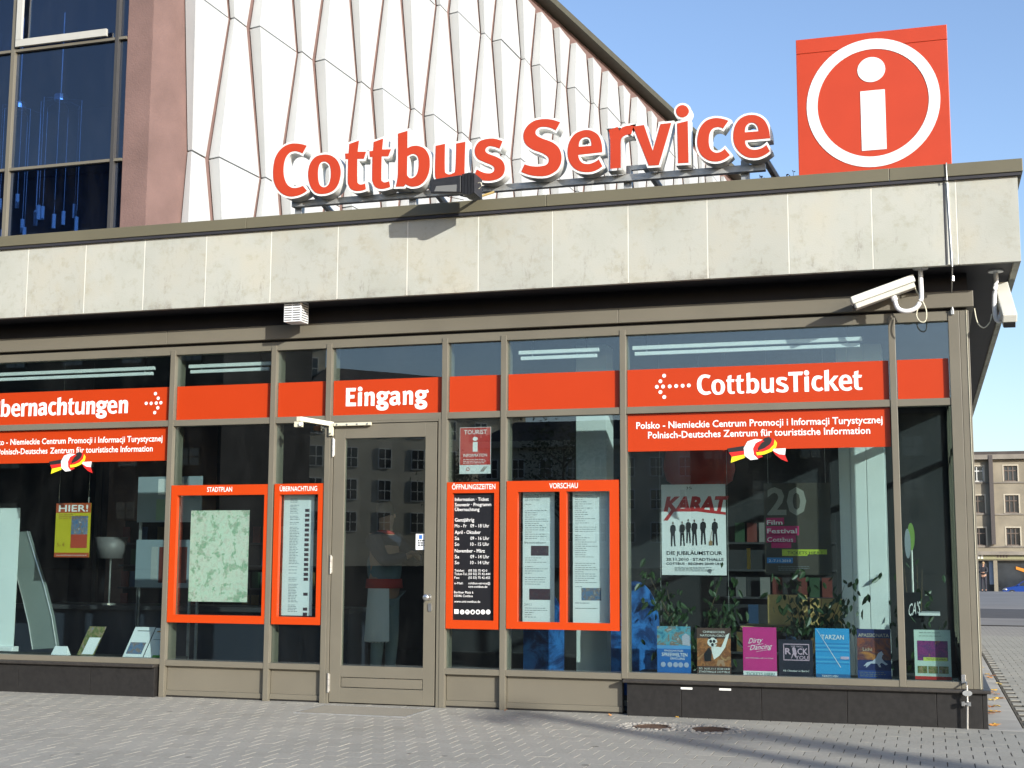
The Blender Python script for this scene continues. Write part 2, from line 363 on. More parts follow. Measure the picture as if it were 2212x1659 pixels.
sheet('far_kerb', M['render_dark'], -60, 120, 128, 134.9, .1)

# --- concrete pavers, each with its own chamfered edge; the 300 nearest to the lens are objects of their own
PW, PL = .167, .203
def paver_mesh(name, dy):
    x, y = PW/2-.0031, PL/2-.0003; c = .0008; b = MB()
    pts = lambda i, z: [(-x+i, -y, z), (x-i, -y, z), (x-i, y, z), (-x+i, y, z)]
    vs = pts(0, -.03)+pts(0, -.005)+pts(c, 0)
    fs = [(0, 1, 5, 4), (1, 2, 6, 5), (2, 3, 7, 6), (3, 0, 4, 7), (4, 5, 9, 8), (5, 6, 10, 9), (6, 7, 11, 10), (7, 4, 8, 11), (8, 9, 10, 11)]
    return vs, fs
pv, pf = paver_mesh('p', 0)
pave = bpy.data.objects.new('pavement', None); COL.objects.link(pave); pave['kind'] = 'structure'
spots = []
COVER = [(-2.10, 10.62, .24), (-1.64, 10.60, .24)]    # the two round iron covers and the cracked ring round them
ry = 8.2-5*PL; row = 0
while ry < 25.9:
    xs = (-11.2, 3.4) if ry < 11.25 else (.685+PW/2, 4.6)
    nx = int((xs[1]-xs[0])/PW)
    for i in range(nx):
        x = xs[0]+(i+.5*(row % 2))*PW; y = ry+PL/2
        if any(math.hypot(x-a, (y-b)) < r_ for a, b, r_ in COVER): continue
        if -5.2 < x < -4.1 and 10.55 < y < 11.2 and False: continue
        spots.append((x, y))
    ry += PL; row += 1
def in_view(x, y):
    v = np.array([x, y, 0])-EYE; zc = v@FW
    u = CX+v@RT/zc*F; q = CY-v@UP/zc*F
    return -20 < u < 2232 and q < 1675, zc
vis = []; rest = []
for x, y in spots:
    ok_, zc = in_view(x, y)
    (vis if ok_ else rest).append((zc, x, y))
vis.sort(); rr = random.Random(3)
pme = []
for k in range(4):
    me = bpy.data.meshes.new('paver'); me.from_pydata([(a, b, c+rr.uniform(-.0003, .0003)) for a, b, c in pv], [], pf); me.update(); me.materials.append(M['conc']); pme.append(me)
for k, (zc, x, y) in enumerate(vis[:300]):
    o = bpy.data.objects.new('paver', pme[k % 4]); link(o, pave); o.location = (x, y, rr.uniform(-.0006, .0006)); o.rotation_euler = (rr.gauss(0, .002), rr.gauss(0, .004), 0)
b = MB()
for zc, x, y in vis[300:]+rest:
    dz = rr.uniform(-.0006, .0006); ca, sa = 1, 0; tx, ty = rr.gauss(0, .004), rr.gauss(0, .002)
    b.add([(x+p*ca-q*sa, y+p*sa+q*ca, z+dz+p*tx+q*ty+gz(y)) for p, q, z in pv], pf)
o = b.build('paver_field', M['conc'], pave); o['kind'] = 'stuff'
sheet('joint_bed', M['sand'], -11.5, .655, 7.18, 11.29, -.0045); sheet('joint_bed', M['sand'], .665, 4.9, 7.18, 26, -.0045)
# smooth slabs in the strip beside the shop
for k in range(20):
    y0 = 11.26+k*.75
    s_ = MB().box(.40, .655, y0, y0+.742, -.03, rr.uniform(-.001, .002)).build('paving_slab', M['slabpave'], pave, bevel=.004)
# broken mortar collar round the covers
b = MB()
for a, c, r_ in COVER:
    for k in range(260):
        th = rr.uniform(0, 6.28); q = r_*math.sqrt(rr.uniform(.35, 1.35)); s_ = rr.uniform(.006, .026)
        x, y = a+q*math.cos(th), c+q*math.sin(th)
        if abs(x) > 50 or y > 11.2: continue
        n = rr.choice((4, 5, 6)); ph = rr.random()*6
        top = [(x+s_*rr.uniform(.6, 1)*math.cos(ph+6.283*j/n), y+s_*rr.uniform(.6, 1)*math.sin(ph+6.283*j/n)) for j in range(n)]
        h_ = rr.uniform(.001, .007)
        b.add([(u, v, h_) for u, v in top]+[(u, v, -.03) for u, v in top], [tuple(range(n))]+[(j, j+n, (j+1) % n+n, (j+1) % n) for j in range(n)])
o = b.build('broken_mortar', M['slabpave'], pave); o['kind'] = 'stuff'
for k, (a, c, r_) in enumerate(COVER):
    MB().add([(a+.26*math.cos(6.283*j/24), c+.26*math.sin(6.283*j/24), -.004) for j in range(24)], [tuple(range(24))]).build('mortar_bed', M['slabpave'], pave)
    lab = ['rusty round iron cover in the pavement, left one of two by the dark plinth', 'rusty round iron cover in the pavement, right one of two by the dark plinth'][k]
    t = thing('manhole_cover', lab, 'manhole cover', (a, c, 0), 'rusty round covers in the pavement')
    b = MB(); n = 28
    ring = lambda r, z: [(a+r*math.cos(6.283*j/n), c+r*math.sin(6.283*j/n), z) for j in range(n)]
    vs = ring(.150, -.01)+ring(.150, .004)+ring(.128, .004)+ring(.128, -.003)
    b.add(vs, [(q*n+j, q*n+(j+1) % n, (q+1)*n+(j+1) % n, (q+1)*n+j) for q in range(3) for j in range(n)]); b.build('rim', M['rust'], t)
    b = MB(); b.add(ring(.122, -.001)+ring(.122, -.01), [tuple(range(n))]+[(j, j+n, (j+1) % n+n, (j+1) % n) for j in range(n)])
    for j in range(-3, 4):
        L = math.sqrt(max(0, .105**2-(j*.032)**2)); b.box(a-L, a+L, c+j*.032-.006, c+j*.032+.006, -.001, .003)
    b.build('lid', M['rust'], t)

# door mat grating
t = thing('door_grating', 'ribbed metal floor grating let into the pavement before the glass door', 'grating', (-4.65, 10.9, 0))
b = MB(); b.box(-5.14, -4.13, 10.56, 10.575, -.004, .006); b.box(-5.14, -4.13, 11.185, 11.2, -.004, .006); b.box(-5.14, -5.125, 10.575, 11.185, -.004, .006); b.box(-4.145, -4.13, 10.575, 11.185, -.004, .006)
b.build('frame', M['galv'], t)
b = MB()
for k in range(33): b.box(-5.12+k*.03, -5.105+k*.03, 10.577, 11.183, .0015, .0055)
b.build('rib', flat('worn_grating_rib', (.20, .19, .16), .6), t); 
MB().add([(-5.125, 10.575, .0015), (-4.145, 10.575, .0015), (-4.145, 11.185, .0015), (-5.125, 11.185, .0015)], [(0, 1, 2, 3)]).build('backing', flat('dirty_grating_bed', (.13, .12, .10), .9), t)

# ================================================================== THE SHOP
YG = 11.39                                            # outer face of the glass
shop = thing('shop_building', 'low corner shop building with stone fascia, bronze-grey window frames and orange signs', 'building', (-4.5, 14, 0))
MULL = [-6.877, -5.805, -5.2405, -4.1035, -3.549, -2.4725, -.2265]
X0, XC = -10.6, .373
def part(name, m, *a, bevel=.003, parent=None): return box(name, m, parent or shop, *a, bevel=bevel)
YM = YG-.05                                           # front of the mullions
# fascia slabs; pale joint backing paints in their sunlit edges
JX = [-11.6, -10.94, -10.27, -9.61, -8.95, -8.296, -7.647, -7.002, -6.346, -5.676, -5.009, -4.336, -3.671, -2.999, -2.337, -1.666, -1.004, -.343, .304, .763]
YF = 10.98
for a, c in zip(JX, JX[1:]):
    part('fascia_slab', M['slab'], a+.004, c-.004 if c < .7 else c, YF, YF+.05, 3.596, 4.30, bevel=.002)
part('joint_backing', M['mortar'], -11.6, .75, YF+.0015, YF+.045, 3.60, 4.29, bevel=0)
yy = YF+.05
while yy < 29:
    part('fascia_slab', M['slab'], .713, .763, yy+.004, yy+.661, 3.596, 4.30, bevel=.002); yy += .665
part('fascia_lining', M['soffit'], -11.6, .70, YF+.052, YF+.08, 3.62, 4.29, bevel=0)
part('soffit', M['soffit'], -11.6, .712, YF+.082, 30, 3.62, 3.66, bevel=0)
part('roof_slab', M['granite_top'], -11.6, .712, YF+.055, 30, 4.20, 4.28, bevel=0)
# roof edge metal, in lengths
for a, c in ((-11.6, -8.82), (-8.817, -5.92), (-5.917, -3.05), (-3.047, -.2)):
    part('roof_edge', M['cap'], a, c, YF-.04, YF+.10, 4.302, 4.405, bevel=.004)
part('roof_edge', M['cap'], -.197, .803, YF-.04, YF+.10, 4.302, 4.405, bevel=.004)
part('roof_edge', M['cap'], .70, .803, YF+.102, 29, 4.302, 4.403, bevel=.004)
part('roof_edge_drip', M['soffit'], -11.6, .79, YF-.028, YF+.09, 4.276, 4.301, bevel=0)
# beam, groove and head rail
for a, c in ((-10.6, -6.93), (-6.928, -2.5), (-2.498, XC+.04)):
    part('beam', M['frame2'], a, c, YG-.085, YG+.2, 3.318, 3.45, bevel=.004)
part('beam', M['frame2'], XC-.20, XC+.04, YG+.202, 29, 3.318, 3.45, bevel=.004)
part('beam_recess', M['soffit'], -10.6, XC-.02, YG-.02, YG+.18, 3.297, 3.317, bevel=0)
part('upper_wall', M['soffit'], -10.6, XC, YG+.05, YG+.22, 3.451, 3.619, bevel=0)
part('head_rail', M['frame'], -10.6, .215, YG-.042, YG+.06, 3.218, 3.296)
for x in MULL:
    z0 = 0.0 if -6.0 < x < -2.6 or x == MULL[0] else .297
    if x == MULL[-2]: z0 = .285
    part('mullion', M['frame'], x-.0265, x+.0265, YM, YG+.07, z0 if x != MULL[-2] else .297, 3.262)
    part('mullion_fin', M['frame'], x-.021, x+.021, YG+.071, YG+.155, max(z0, .05), 3.23, bevel=.002)
# transom pieces between mullions
EDG = [X0]+MULL+[.2415]
bays = [(EDG[i]+.0265, EDG[i+1]-.0265) for i in range(len(EDG)-1)]
bays[0] = (X0, bays[0][1])
for i, (a, c) in enumerate(bays):
    part('transom', M['frame'], a+.0005, c-.0005, YM+.008, YG+.06, 2.531, 2.589, bevel=.002)
    if i == 3: continue
    low = .349 if i in (0, 6, 7) else .339
    part('window_pane', M['glass'], a, c, YG, YG+.012, 2.589, 3.218, bevel=0)
    part('window_pane', M['glass'], a, c, YG, YG+.012, low, 2.531, bevel=0)
part('window_pane', M['glass'], *bays[3], YG, YG+.012, 2.589, 3.218, bevel=0)
# sills, panels and plinths
for i, (a, c) in enumerate(bays):
    if i in (0, 6, 7):
        part('sill_rail', M['frame'], a+.0005, c-.0005, YM+.004, YG+.06, .297, .349)
    elif i != 3:
        part('sill_rail', M['frame'], a+.0005, c-.0005, YM+.004, YG+.06, .287, .339)
        part('kick_panel', M['frame2'], a+.004, c-.004, YG+.0, YG+.05, .062, .283, bevel=.002)
        part('base_rail', M['frame'], a+.0005, c-.0005, YG-.012, YG+.05, .016, .0615, bevel=.002)
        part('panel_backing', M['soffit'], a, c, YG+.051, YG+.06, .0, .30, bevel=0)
part('threshold', M['granite'], -6.85, -2.5, YG-.005, YG+.08, -.02, .014, bevel=0)
for a, c in ((-10.6, -9.88), (-9.876, -9.05), (-9.046, -8.42), (-8.416, -7.62), (-7.616, -6.93)):
    part('plinth_stone', M['granite'], a, c, YG-.085, YG+.1, -.02, .268, bevel=.002)
part('plinth_ledge', M['granite_top'], -10.6, -6.925, YG-.125, YG+.1, .269, .2965, bevel=.006)
for a, c in ((-2.445, -1.99), (-1.986, -1.335), (-1.331, -.66), (-.656, .02), (.024, .36), (.363, .40)):
    part('plinth_stone', M['granite'], a, c, YG-.085, YG+.1, -.02, .268, bevel=.002)
part('plinth_ledge', M['granite_top'], -2.475, .43, YG-.125, YG+.1, .269, .2965, bevel=.006)
yy = YG+.102
while yy < 28:
    part('plinth_stone', M['granite'], .30, .40, yy, yy+.8, -.02, .268, bevel=.002); yy += .803
part('plinth_ledge', M['granite_top'], .27, .43, YG+.102, 28, .269, .2965, bevel=.006)
# corner post: two folded profiles
part('corner_post', M['frame'], .215, .300, YM, YG+.10, .2975, 3.296)
part('corner_post', M['frame'], .302, .373, YM+.004, YG+.10, .2975, 3.296)
part('corner_post_edge', M['cream'], .355, .359, YM-.002, YM+.004, .2975, 3.296, bevel=0)
# glazed side wall running away from the lens
yy = YG+.10; k = 0
while yy < 27:
    part('side_pane', M['glass'], .352, .362, yy, yy+1.24, .35, 3.2, bevel=0)
    part('side_mullion', M['frame'], .285, .372, yy+1.24, yy+1.30, .2975, 3.296)
    yy += 1.30
part('side_transom', M['frame'], .30, .369, YG+.101, 27, 2.533, 2.589, bevel=0)
part('side_sill', M['frame'], .30, .369, YG+.101, 27, .2975, .349, bevel=0)
part('side_head', M['frame'], .30, .369, YG+.101, 27, 3.2, 3.296, bevel=0)
# room inside
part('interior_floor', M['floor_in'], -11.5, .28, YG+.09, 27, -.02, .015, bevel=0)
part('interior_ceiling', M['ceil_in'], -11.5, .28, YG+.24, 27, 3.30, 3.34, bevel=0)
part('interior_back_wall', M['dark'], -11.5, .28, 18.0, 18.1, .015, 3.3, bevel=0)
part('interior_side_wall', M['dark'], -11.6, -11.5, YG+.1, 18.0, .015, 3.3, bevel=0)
for a, c in ((-10.6, -6.93), (-2.42, .2)): part('window_shelf', M['dark'], a, c, YG+.075, YG+.50, .25, .335, bevel=0)
# structural columns inside, painted white
part('interior_column', flat('white_column_paint', (.70, .74, .72), .6), -3.12, -2.83, 12.25, 12.55, .016, 3.29)
for k, (a, c) in enumerate(((-.735, -.64), (-.636, -.50), (-.496, -.345))):
    part('cupboard_front', flat('white_cupboard_front', (.70, .74, .72), .5), a, c, 12.30, 12.34, .016, 3.2)
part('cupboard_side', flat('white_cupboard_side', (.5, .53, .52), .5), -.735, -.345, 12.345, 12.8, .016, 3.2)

# ceiling rails behind the top panes, bright in the sun
rail_lab = ['upper white curtain rail behind the top pane of the far left window', 'lower white curtain rail behind the top pane of the far left window',
            'upper white curtain rail above the map window', 'lower white curtain rail above the map window',
            'upper white curtain rail in the window left of the big poster window', 'lower white curtain rail in the window left of the big poster window',
            'upper white curtain rail above the big poster window', 'lower white curtain rail above the big poster window']
k = 0
for a, c in ((-10.5, -7.18), (-6.80, -5.92), (-3.46, -2.72), (-2.42, -.47)):
    for z0, z1, dx in ((3.108, 3.142, 0), (3.056, 3.088, .02)):
        t = thing('curtain_rail', rail_lab[k], 'rail', ((a+c)/2, 11.52, z1), 'white rails behind the top panes'); k += 1
        b = MB(); b.box(a+dx, c-dx, 11.50, 11.53, z0, z1); b.build('rail', M['white_paint'], t, bevel=.003)
        for e in (a+.12, c-.12): MB().box(e-.006, e+.006, 11.531, 11.545, z0+.004, 3.299).build('bracket', M['galv'], t)

# ------------------------------------------------------------------ the entrance door
def dX(x, y): return at(x, y, 11.35).x
lf = dict(x0=-5.18, x1=-4.175, z0=.012, z1=2.505); gx0, gx1, gzb, gzt = -5.07, -4.285, .335, 2.375
YD = YG-.035
fr = part('door_frame', M['frame'], -5.2135, -5.186, YM+.006, YG+.06, .0, 2.531, bevel=.002)
part('door_frame', M['frame'], -4.160, -4.1305, YM+.006, YG+.06, .0, 2.531, bevel=.002)
part('door_frame', M['frame'], -5.186, -4.160, YM+.01, YG+.05, 2.512, 2.5305, bevel=0)
door = MB().box(lf['x0'], gx0, YD, YD+.05, lf['z0'], lf['z1']).box(gx1, lf['x1'], YD, YD+.05, lf['z0'], lf['z1']).box(gx0, gx1, YD, YD+.05, gzt, lf['z1']).box(gx0, gx1, YD, YD+.05, .235, gzb).box(gx0, gx1, YD, YD+.05, lf['z0'], .142).build('door', M['frame'], shop, bevel=.0025)
def sub(name, mb, m, bevel=0, smooth=False, parent=None):
    o = mb.build(name, m, parent or door, bevel=bevel, smooth=smooth); return o
# door has no offset of its own, so its sub-parts share its frame (parent chain handled in build)
sub('door_pane', MB().box(gx0, gx1, YD+.02, YD+.03, gzb, gzt), M['glass'])
sub('kick_plate', MB().box(gx0+.006, gx1-.006, YD+.004, YD+.03, .148, .229), M['frame2'], .002)
sub('knob', MB().tube([(-4.236, YD-.005, .95), (-4.236, YD-.045, .95)], .012, 12).tube([(-4.236, YD-.045, .95), (-4.236, YD-.055, .95), (-4.236, YD-.075, .95), (-4.236, YD-.085, .95)], .03, 16, taper=[.018, .030, .030, .02]), M['steel'], smooth=True)
sub('lock', MB().tube([(-4.236, YD, .95), (-4.236, YD-.006, .95)], .028, 18).prism([(-4.224+.016*math.cos(q), .862+(.022 if math.sin(q) > 0 else -.022)+.016*math.sin(q)) for q in [2*math.pi*j/20 for j in range(20)]], YD-.008, YD), M['steel'])
for zt, zb in ((2.379, 2.209), (1.315, 1.149), (.266, .097)):
    b = MB(); zm = (zt+zb)/2
    for u, v in ((zb, zb+.054), (zb+.057, zt-.057), (zt-.054, zt)): b.tube([(-5.183, YD-.014, u), (-5.183, YD-.014, v)], .010, 12)
    b.box(-5.195, -5.17, YD-.006, YD, zb+.01, zt-.01); sub('hinge', b, M['steel'], smooth=False)
# swing arm of the door opener
t = thing('door_opener_arm', 'cream steel swing arm bracket of the door opener above the entrance door', 'door opener', (-5.2, YM-.05, 2.5))
A = at(*tz('r4', 1925, 1055), YM-.17); Bp = at(*tz('r4', 2150, 1090), YM-.012)
MB().hexa([A+Vector((-.004, 0, -.02)), A+Vector((-.004, 0, .02)), A+Vector((.036, -.0, .02)), A+Vector((.036, 0, -.02))],
          [Bp+Vector((-.02, 0, -.02)), Bp+Vector((-.02, 0, .02)), Bp+Vector((.02, 0, .02)), Bp+Vector((.02, 0, -.02))]).build('arm', M['cream'], t)
MB().box(-5.215, -5.175, YM-.03, YM-.002, 2.40, 2.515).build('hinge_plate', M['cream'], t, bevel=.003)
MB().box(-5.17, -4.80, YM-.035, YM-.002, 2.487, 2.515).build('fixing_bar', M['cream'], t, bevel=.003)
b = MB()
for x, z in ((-5.13, 2.50), (-5.03, 2.50), (-4.93, 2.50), (-4.83, 2.50), (-5.195, 2.42)): b.tube([(x, YM-.034, z), (x, YM-.042, z)], .008, 8)
b.build('bolt', M['steel'], t)
b = MB(); b.box(A.x-.03, A.x+.05, A.y, A.y+.035, A.z-.075, A.z-.025); b.build('end_block', M['cream'], t, bevel=.004)
MB().tube([(A.x+.045, A.y-.002, A.z-.05), (A.x+.045, A.y-.02, A.z-.05)], .018, 14).build('cap_nut', M['white_paint'], t)

# ================================================================== LETTER OUTLINES
YL = 11.20
def o5(x, y): return (940+x*.43400)/1.64919, (380+y*.43400)/1.64919
def o6(x, y): return (1850+x*.42948)/1.64919, (380+y*.42948)/1.64919
G = [
 ('C', 5, ["353,321* 318,385* 290,372 255,366 215,378 185,412 168,460 162,520 168,580 187,630 215,658 250,668 290,662 322,650* 355,690* 320,715 270,733 215,738 160,720 115,680 85,620 77,555 80,490 95,420 130,360 180,320 235,303 300,306"]),
 ('o', 5, ["500,393 560,405 605,445 630,510 628,580 605,650 560,697 490,717 430,708 390,665 368,600 366,530 385,460 430,410", "497,450 535,470 550,520 548,590 532,640 497,662 462,645 447,595 446,525 460,470"]),
 ('t', 5, ["703,306* 782,278* 771,370* 840,370* 822,428* 768,428* 768,600 775,630 798,640 832,630* 838,678* 800,690 755,692 715,675 695,640 690,600 693,430* 672,432* 668,385* 697,383*"]),
 ('t', 5, ["903,290* 980,262* 972,352* 1045,350* 1022,408* 968,408* 965,585 972,612 996,622 1030,611* 1038,660* 1000,672 955,675 915,658 895,620 890,580 893,412* 872,414* 868,366* 898,363*"]),
 ('b', 5, ["1102,222* 1180,198* 1179,342* 1215,325 1265,322 1320,345 1355,400 1363,465 1355,540 1325,605 1280,645 1225,657 1190,650 1165,635* 1152,655* 1084,657* 1096,600 1102,520", "1225,388 1260,405 1272,450 1268,520 1250,565 1215,588 1190,580 1176,560* 1178,410*"]),
 ('u', 5, ["1412,322* 1488,305* 1486,510 1495,545 1522,556 1552,546 1573,515 1580,303* 1655,288* 1648,560 1660,617* 1588,624* 1578,602* 1540,626 1490,636 1440,622 1412,585 1406,530"]),
 ('s', 5, ["1960,285* 1935,345* 1895,330 1850,325 1822,345 1822,370 1850,390 1905,410 1955,440 1978,490 1970,550 1930,590 1870,607 1800,605 1722,580* 1750,515* 1800,540 1850,548 1885,535 1893,505 1870,480 1810,455 1760,430 1735,390 1735,340 1765,290 1815,268 1880,262 1930,272"]),
 ('S', 6, ["340,130* 303,197* 265,178 220,168 170,172 138,200 142,235 190,264 270,294 325,337 350,400 345,470 310,530 240,570 160,577 80,565 17,540* 45,478* 90,492 150,497 215,487 243,460 240,420 190,385 110,355 50,305 35,235 60,170 120,120 200,103 270,108"]),
 ('e', 6, ["690,378* 490,400* 500,440 530,470 580,475 625,460 660,437* 690,495* 640,528 580,543 500,535 440,495 407,430 402,360 420,285 465,225 530,197 590,197 650,230 680,290", "495,333* 500,290 525,262 560,253 590,270 600,325*"]),
 ('r', 6, ["743,193* 817,168* 830,200* 860,170 905,158 947,160* 930,230* 890,235 855,255 842,290 842,400 842,508* 755,516* 755,300"]),
 ('v', 6, ["945,165* 1035,152* 1108,368* 1172,145* 1262,135* 1158,485* 1075,490*"]),
 ('i', 6, ["1310,140* 1398,118* 1405,465* 1318,470*", "1354,-13 1391,2 1408,38 1391,75 1354,90 1317,75 1301,38 1317,2"]),
 ('c', 6, ["1735,118* 1690,182* 1655,170 1610,180 1580,220 1572,290 1585,350 1620,380 1665,378 1705,350* 1748,402* 1700,438 1640,455 1570,445 1510,400 1480,330 1480,250 1505,170 1555,115 1625,95 1690,102"]),
 ('e', 6, ["2080,262* 1875,280* 1880,320 1910,350 1960,358 2010,345 2050,318* 2080,370* 2030,405 1970,425 1890,418 1825,375 1785,310 1776,230 1795,150 1840,95 1905,70 1975,75 2035,115 2068,180 2078,235", "1872,213* 1880,165 1910,137 1945,135 1975,160 1985,205*"]),
]
def outline(s, zoom):
    P = []; 
    for w_ in s.split():
        c = w_.endswith('*'); x, y = map(float, w_.rstrip('*').split(','))
        q = at(*(zoom if callable(zoom) else (o5 if zoom == 5 else o6))(x, y), YL); P.append((q.x, q.z, c))
    out = []; n = len(P)
    for i in range(n):
        p0, p1, p2, p3 = P[i-1], P[i], P[(i+1) % n], P[(i+2) % n]
        out.append((p1[0], p1[1]))
        if p1[2] and p2[2]: continue
        m1 = (0, 0) if p1[2] else ((p2[0]-p0[0])/2, (p2[1]-p0[1])/2)
        m2 = (0, 0) if p2[2] else ((p3[0]-p1[0])/2, (p3[1]-p1[1])/2)
        if p1[2]: m1 = ((p2[0]-p1[0])-m2[0]*.5, (p2[1]-p1[1])-m2[1]*.5)
        if p2[2]: m2 = ((p2[0]-p1[0])-m1[0]*.5, (p2[1]-p1[1])-m1[1]*.5)
        for u in (.25, .5, .75):
            h = (2*u**3-3*u**2+1, u**3-2*u**2+u, -2*u**3+3*u**2, u**3-u**2)
            out.append(tuple(h[0]*p1[k]+h[1]*m1[k]+h[2]*p2[k]+h[3]*m2[k] for k in (0, 1)))
    return out
def curve_solid(name, loops, y, depth, off, m, parent, bev=0):
    c = bpy.data.curves.new(name, 'CURVE'); c.dimensions = '2D'; c.fill_mode = 'BOTH'; c.extrude = depth/2; c.offset = off
    for L in loops:
        sp = c.splines.new('POLY'); sp.points.add(len(L)-1); sp.use_cyclic_u = True
        for k, (x, z) in enumerate(L): sp.points[k].co = (x, z, 0, 1)
    o = bpy.data.objects.new('c', c); me = bpy.data.meshes.new_from_object(o); bpy.data.objects.remove(o); bpy.data.curves.remove(c)
    # curve plane (x, y) -> world (X, Z), thickness along Y
    me.transform(Matrix(((1, 0, 0, 0), (0, 0, -1, y+depth/2), (0, 1, 0, 0), (0, 0, 0, 1))))
    me.transform(Matrix.Translation(-parent.location)); me.name = name; me.materials.clear(); me.materials.append(m)
    o = bpy.data.objects.new(name, me); link(o, parent); return o
def area(L): return sum(a[0]*b_[1]-b_[0]*a[1] for a, b_ in zip(L, L[1:]+L[:1]))/2
def grow(L, d, outer=True):                           # push a closed outline outwards by d (inwards for holes)
    if area(L) < 0: L = L[::-1]
    sgn = 1 if outer else -1; out = []; n = len(L)
    for i in range(n):
        a, p, c = Vector(L[i-1]), Vector(L[i]), Vector(L[(i+1) % n])
        e1 = (p-a); e2 = (c-p)
        if e1.length < 1e-6 or e2.length < 1e-6: continue
        n1 = Vector((e1.y, -e1.x)).normalized(); n2 = Vector((e2.y, -e2.x)).normalized(); m_ = (n1+n2)
        if m_.length < .2: m_ = n1
        m_.normalize(); k = 1/max(.62, m_.dot(n1)); out.append(tuple(p+m_*d*sgn*k))
    return out

def oE(x, y): return (1215+x/6.703)/1.64919, (1360+y/6.703)/1.64919
def oT(x, y): return (2460+x/3.456)/1.64919, (1300+y/3.456)/1.64919
def oB(x, y): return (x/4.608)/1.64919, (1390+y/4.608)/1.64919
ELL = lambda cx, cy, rx, ry, n=12: ' '.join('%.1f,%.1f' % (cx+rx*math.cos(2*math.pi*k/n), cy+ry*math.sin(2*math.pi*k/n)) for k in range(n))
G2 = {'E': ['127,153* 362,148* 345,228* 215,232* 215,320* 325,315* 322,395* 212,400* 210,495* 362,497* 358,580* 118,585*'],
 'i': ['405,262* 497,248* 490,578* 398,580*', ELL(453, 175, 54, 57)],
 'n': ['550,265* 630,240* 640,275* 680,245 730,238 780,260 803,320 801,430 798,570* 710,570* 712,430 712,360 705,328 688,318 660,335 648,352 645,460 642,573* 555,577* 562,440 562,340'],
 'g': ['1145,220* 1168,265 1160,290* 1130,303 1105,300* 1115,345 1105,395 1060,435 1010,455 960,470* 1010,472 1070,480 1110,510 1130,560 1120,620 1080,665 1010,688 930,685 865,655 838,600 842,560* 895,554* 905,541* 870,520 858,480 878,450 905,435* 870,410 850,360 860,290 910,245 970,228 1040,240 1090,240*', ELL(982, 343, 42, 42), ELL(982, 576, 50, 30)],
 'a': ['1172,265* 1215,240 1280,220 1340,222 1385,245 1405,300 1405,440 1412,480 1428,510* 1385,570* 1345,535* 1300,560 1240,570 1185,550 1158,500 1160,430 1195,380 1250,355 1320,348* 1318,320 1300,300 1260,302 1195,335*', '1315,415* 1315,490* 1285,495 1258,485 1247,455 1265,425'],
 'T': ['1205,92* 1388,85* 1378,128* 1320,130* 1325,330* 1272,333* 1268,132* 1205,135*'],
 'k': ['1648,68* 1703,58* 1705,205* 1765,132* 1818,132* 1752,212* 1828,312* 1768,315* 1707,222* 1708,318* 1655,320*'],
 'h': ['950,130* 1008,112* 1000,215* 1040,190 1085,200 1100,240 1098,330 1090,400* 1035,405* 1045,300 1045,260 1030,240 1010,255 1000,280 995,407* 940,410*']}
HOLES = 'obega'
_gl = {}
def glyph(ch):
    """rectified outline loops of a letter in the unit box"""
    if ch in _gl: return _gl[ch]
    if ch in G2:
        z = {'T': oT, 'k': oT, 'h': oB}.get(ch, oE); Ls = [outline(q, z) for q in G2[ch]]
    else:
        zoom, loops = next((zz, L) for c_, zz, L in G if c_ == ch); Ls = [outline(q, zoom) for q in loops]
    xs = [p[0] for L in Ls for p in L]; zs = [p[1] for L in Ls for p in L]; x0, x1, z0, z1 = min(xs), max(xs), min(zs), max(zs)
    _gl[ch] = [[((x-x0)/(x1-x0), (z-z0)/(z1-z0)) for x, z in L] for L in Ls]; return _gl[ch]
def sign_word(spec, zf, Y, parent, m):
    for ch, xa, xb, ya, yb in spec:
        p, q = at(*zf((xa+xb)/2, ya), Y), at(*zf((xa+xb)/2, yb), Y); l, r_ = at(*zf(xa, (ya+yb)/2), Y), at(*zf(xb, (ya+yb)/2), Y)
        Ls = [[(l.x+(r_.x-l.x)*u, q.z+(p.z-q.z)*v) for u, v in L] for L in glyph(ch)]
        Ls = [L if (k == 0 or ch not in HOLES) == (area(L) > 0) else L[::-1] for k, L in enumerate(Ls)]
        curve_solid('letter', Ls, Y-.0012, .0012, 0, m, parent)

# ================================================================== SIGNS IN THE WINDOWS
YS = YG-.004
def discs(pts, r, Y, parent, m=None, name='arrow_dot'):
    me = None
    for x, z in pts: MB().disc(x, z, r, Y-.001, Y, 18).build(name, m or M['white'], parent)
def band(i, z0, z1, label, name='window_sign', group='orange sign strips above the transom'):
    a, c = bays[i]
    t = thing(name, label, 'sign', ((a+c)/2, YS, z0), group)
    MB().box(a+.006, c-.008, YS, YS+.003, z0+.003, z1-.002).build('backing', M['orange'], t); return t
band_labels = ['orange strip sign with white word Übernachtungen and dotted arrow, far left', 'plain orange strip over the town map window, left of the door',
  'plain narrow orange strip over the ÜBERNACHTUNG notice frame', 'orange strip sign with white word Eingang over the door',
  'plain narrow orange strip above the small red tourist sticker', 'plain orange strip above the VORSCHAU notice frame',
  'orange strip sign reading CottbusTicket with dotted arrow', 'plain short orange strip in the corner window at the right']
bands = [band(i, 2.589, 2.917, band_labels[i]) for i in range(8)]
def pt(o, x, y, Y=YS): q = at(*tz(o, x, y), Y); return q.x, q.z
q0, q1 = pt('r4', 8, 1040), pt('r4', 828, 1010)
zb = (q0[1]+q1[1])/2-.008
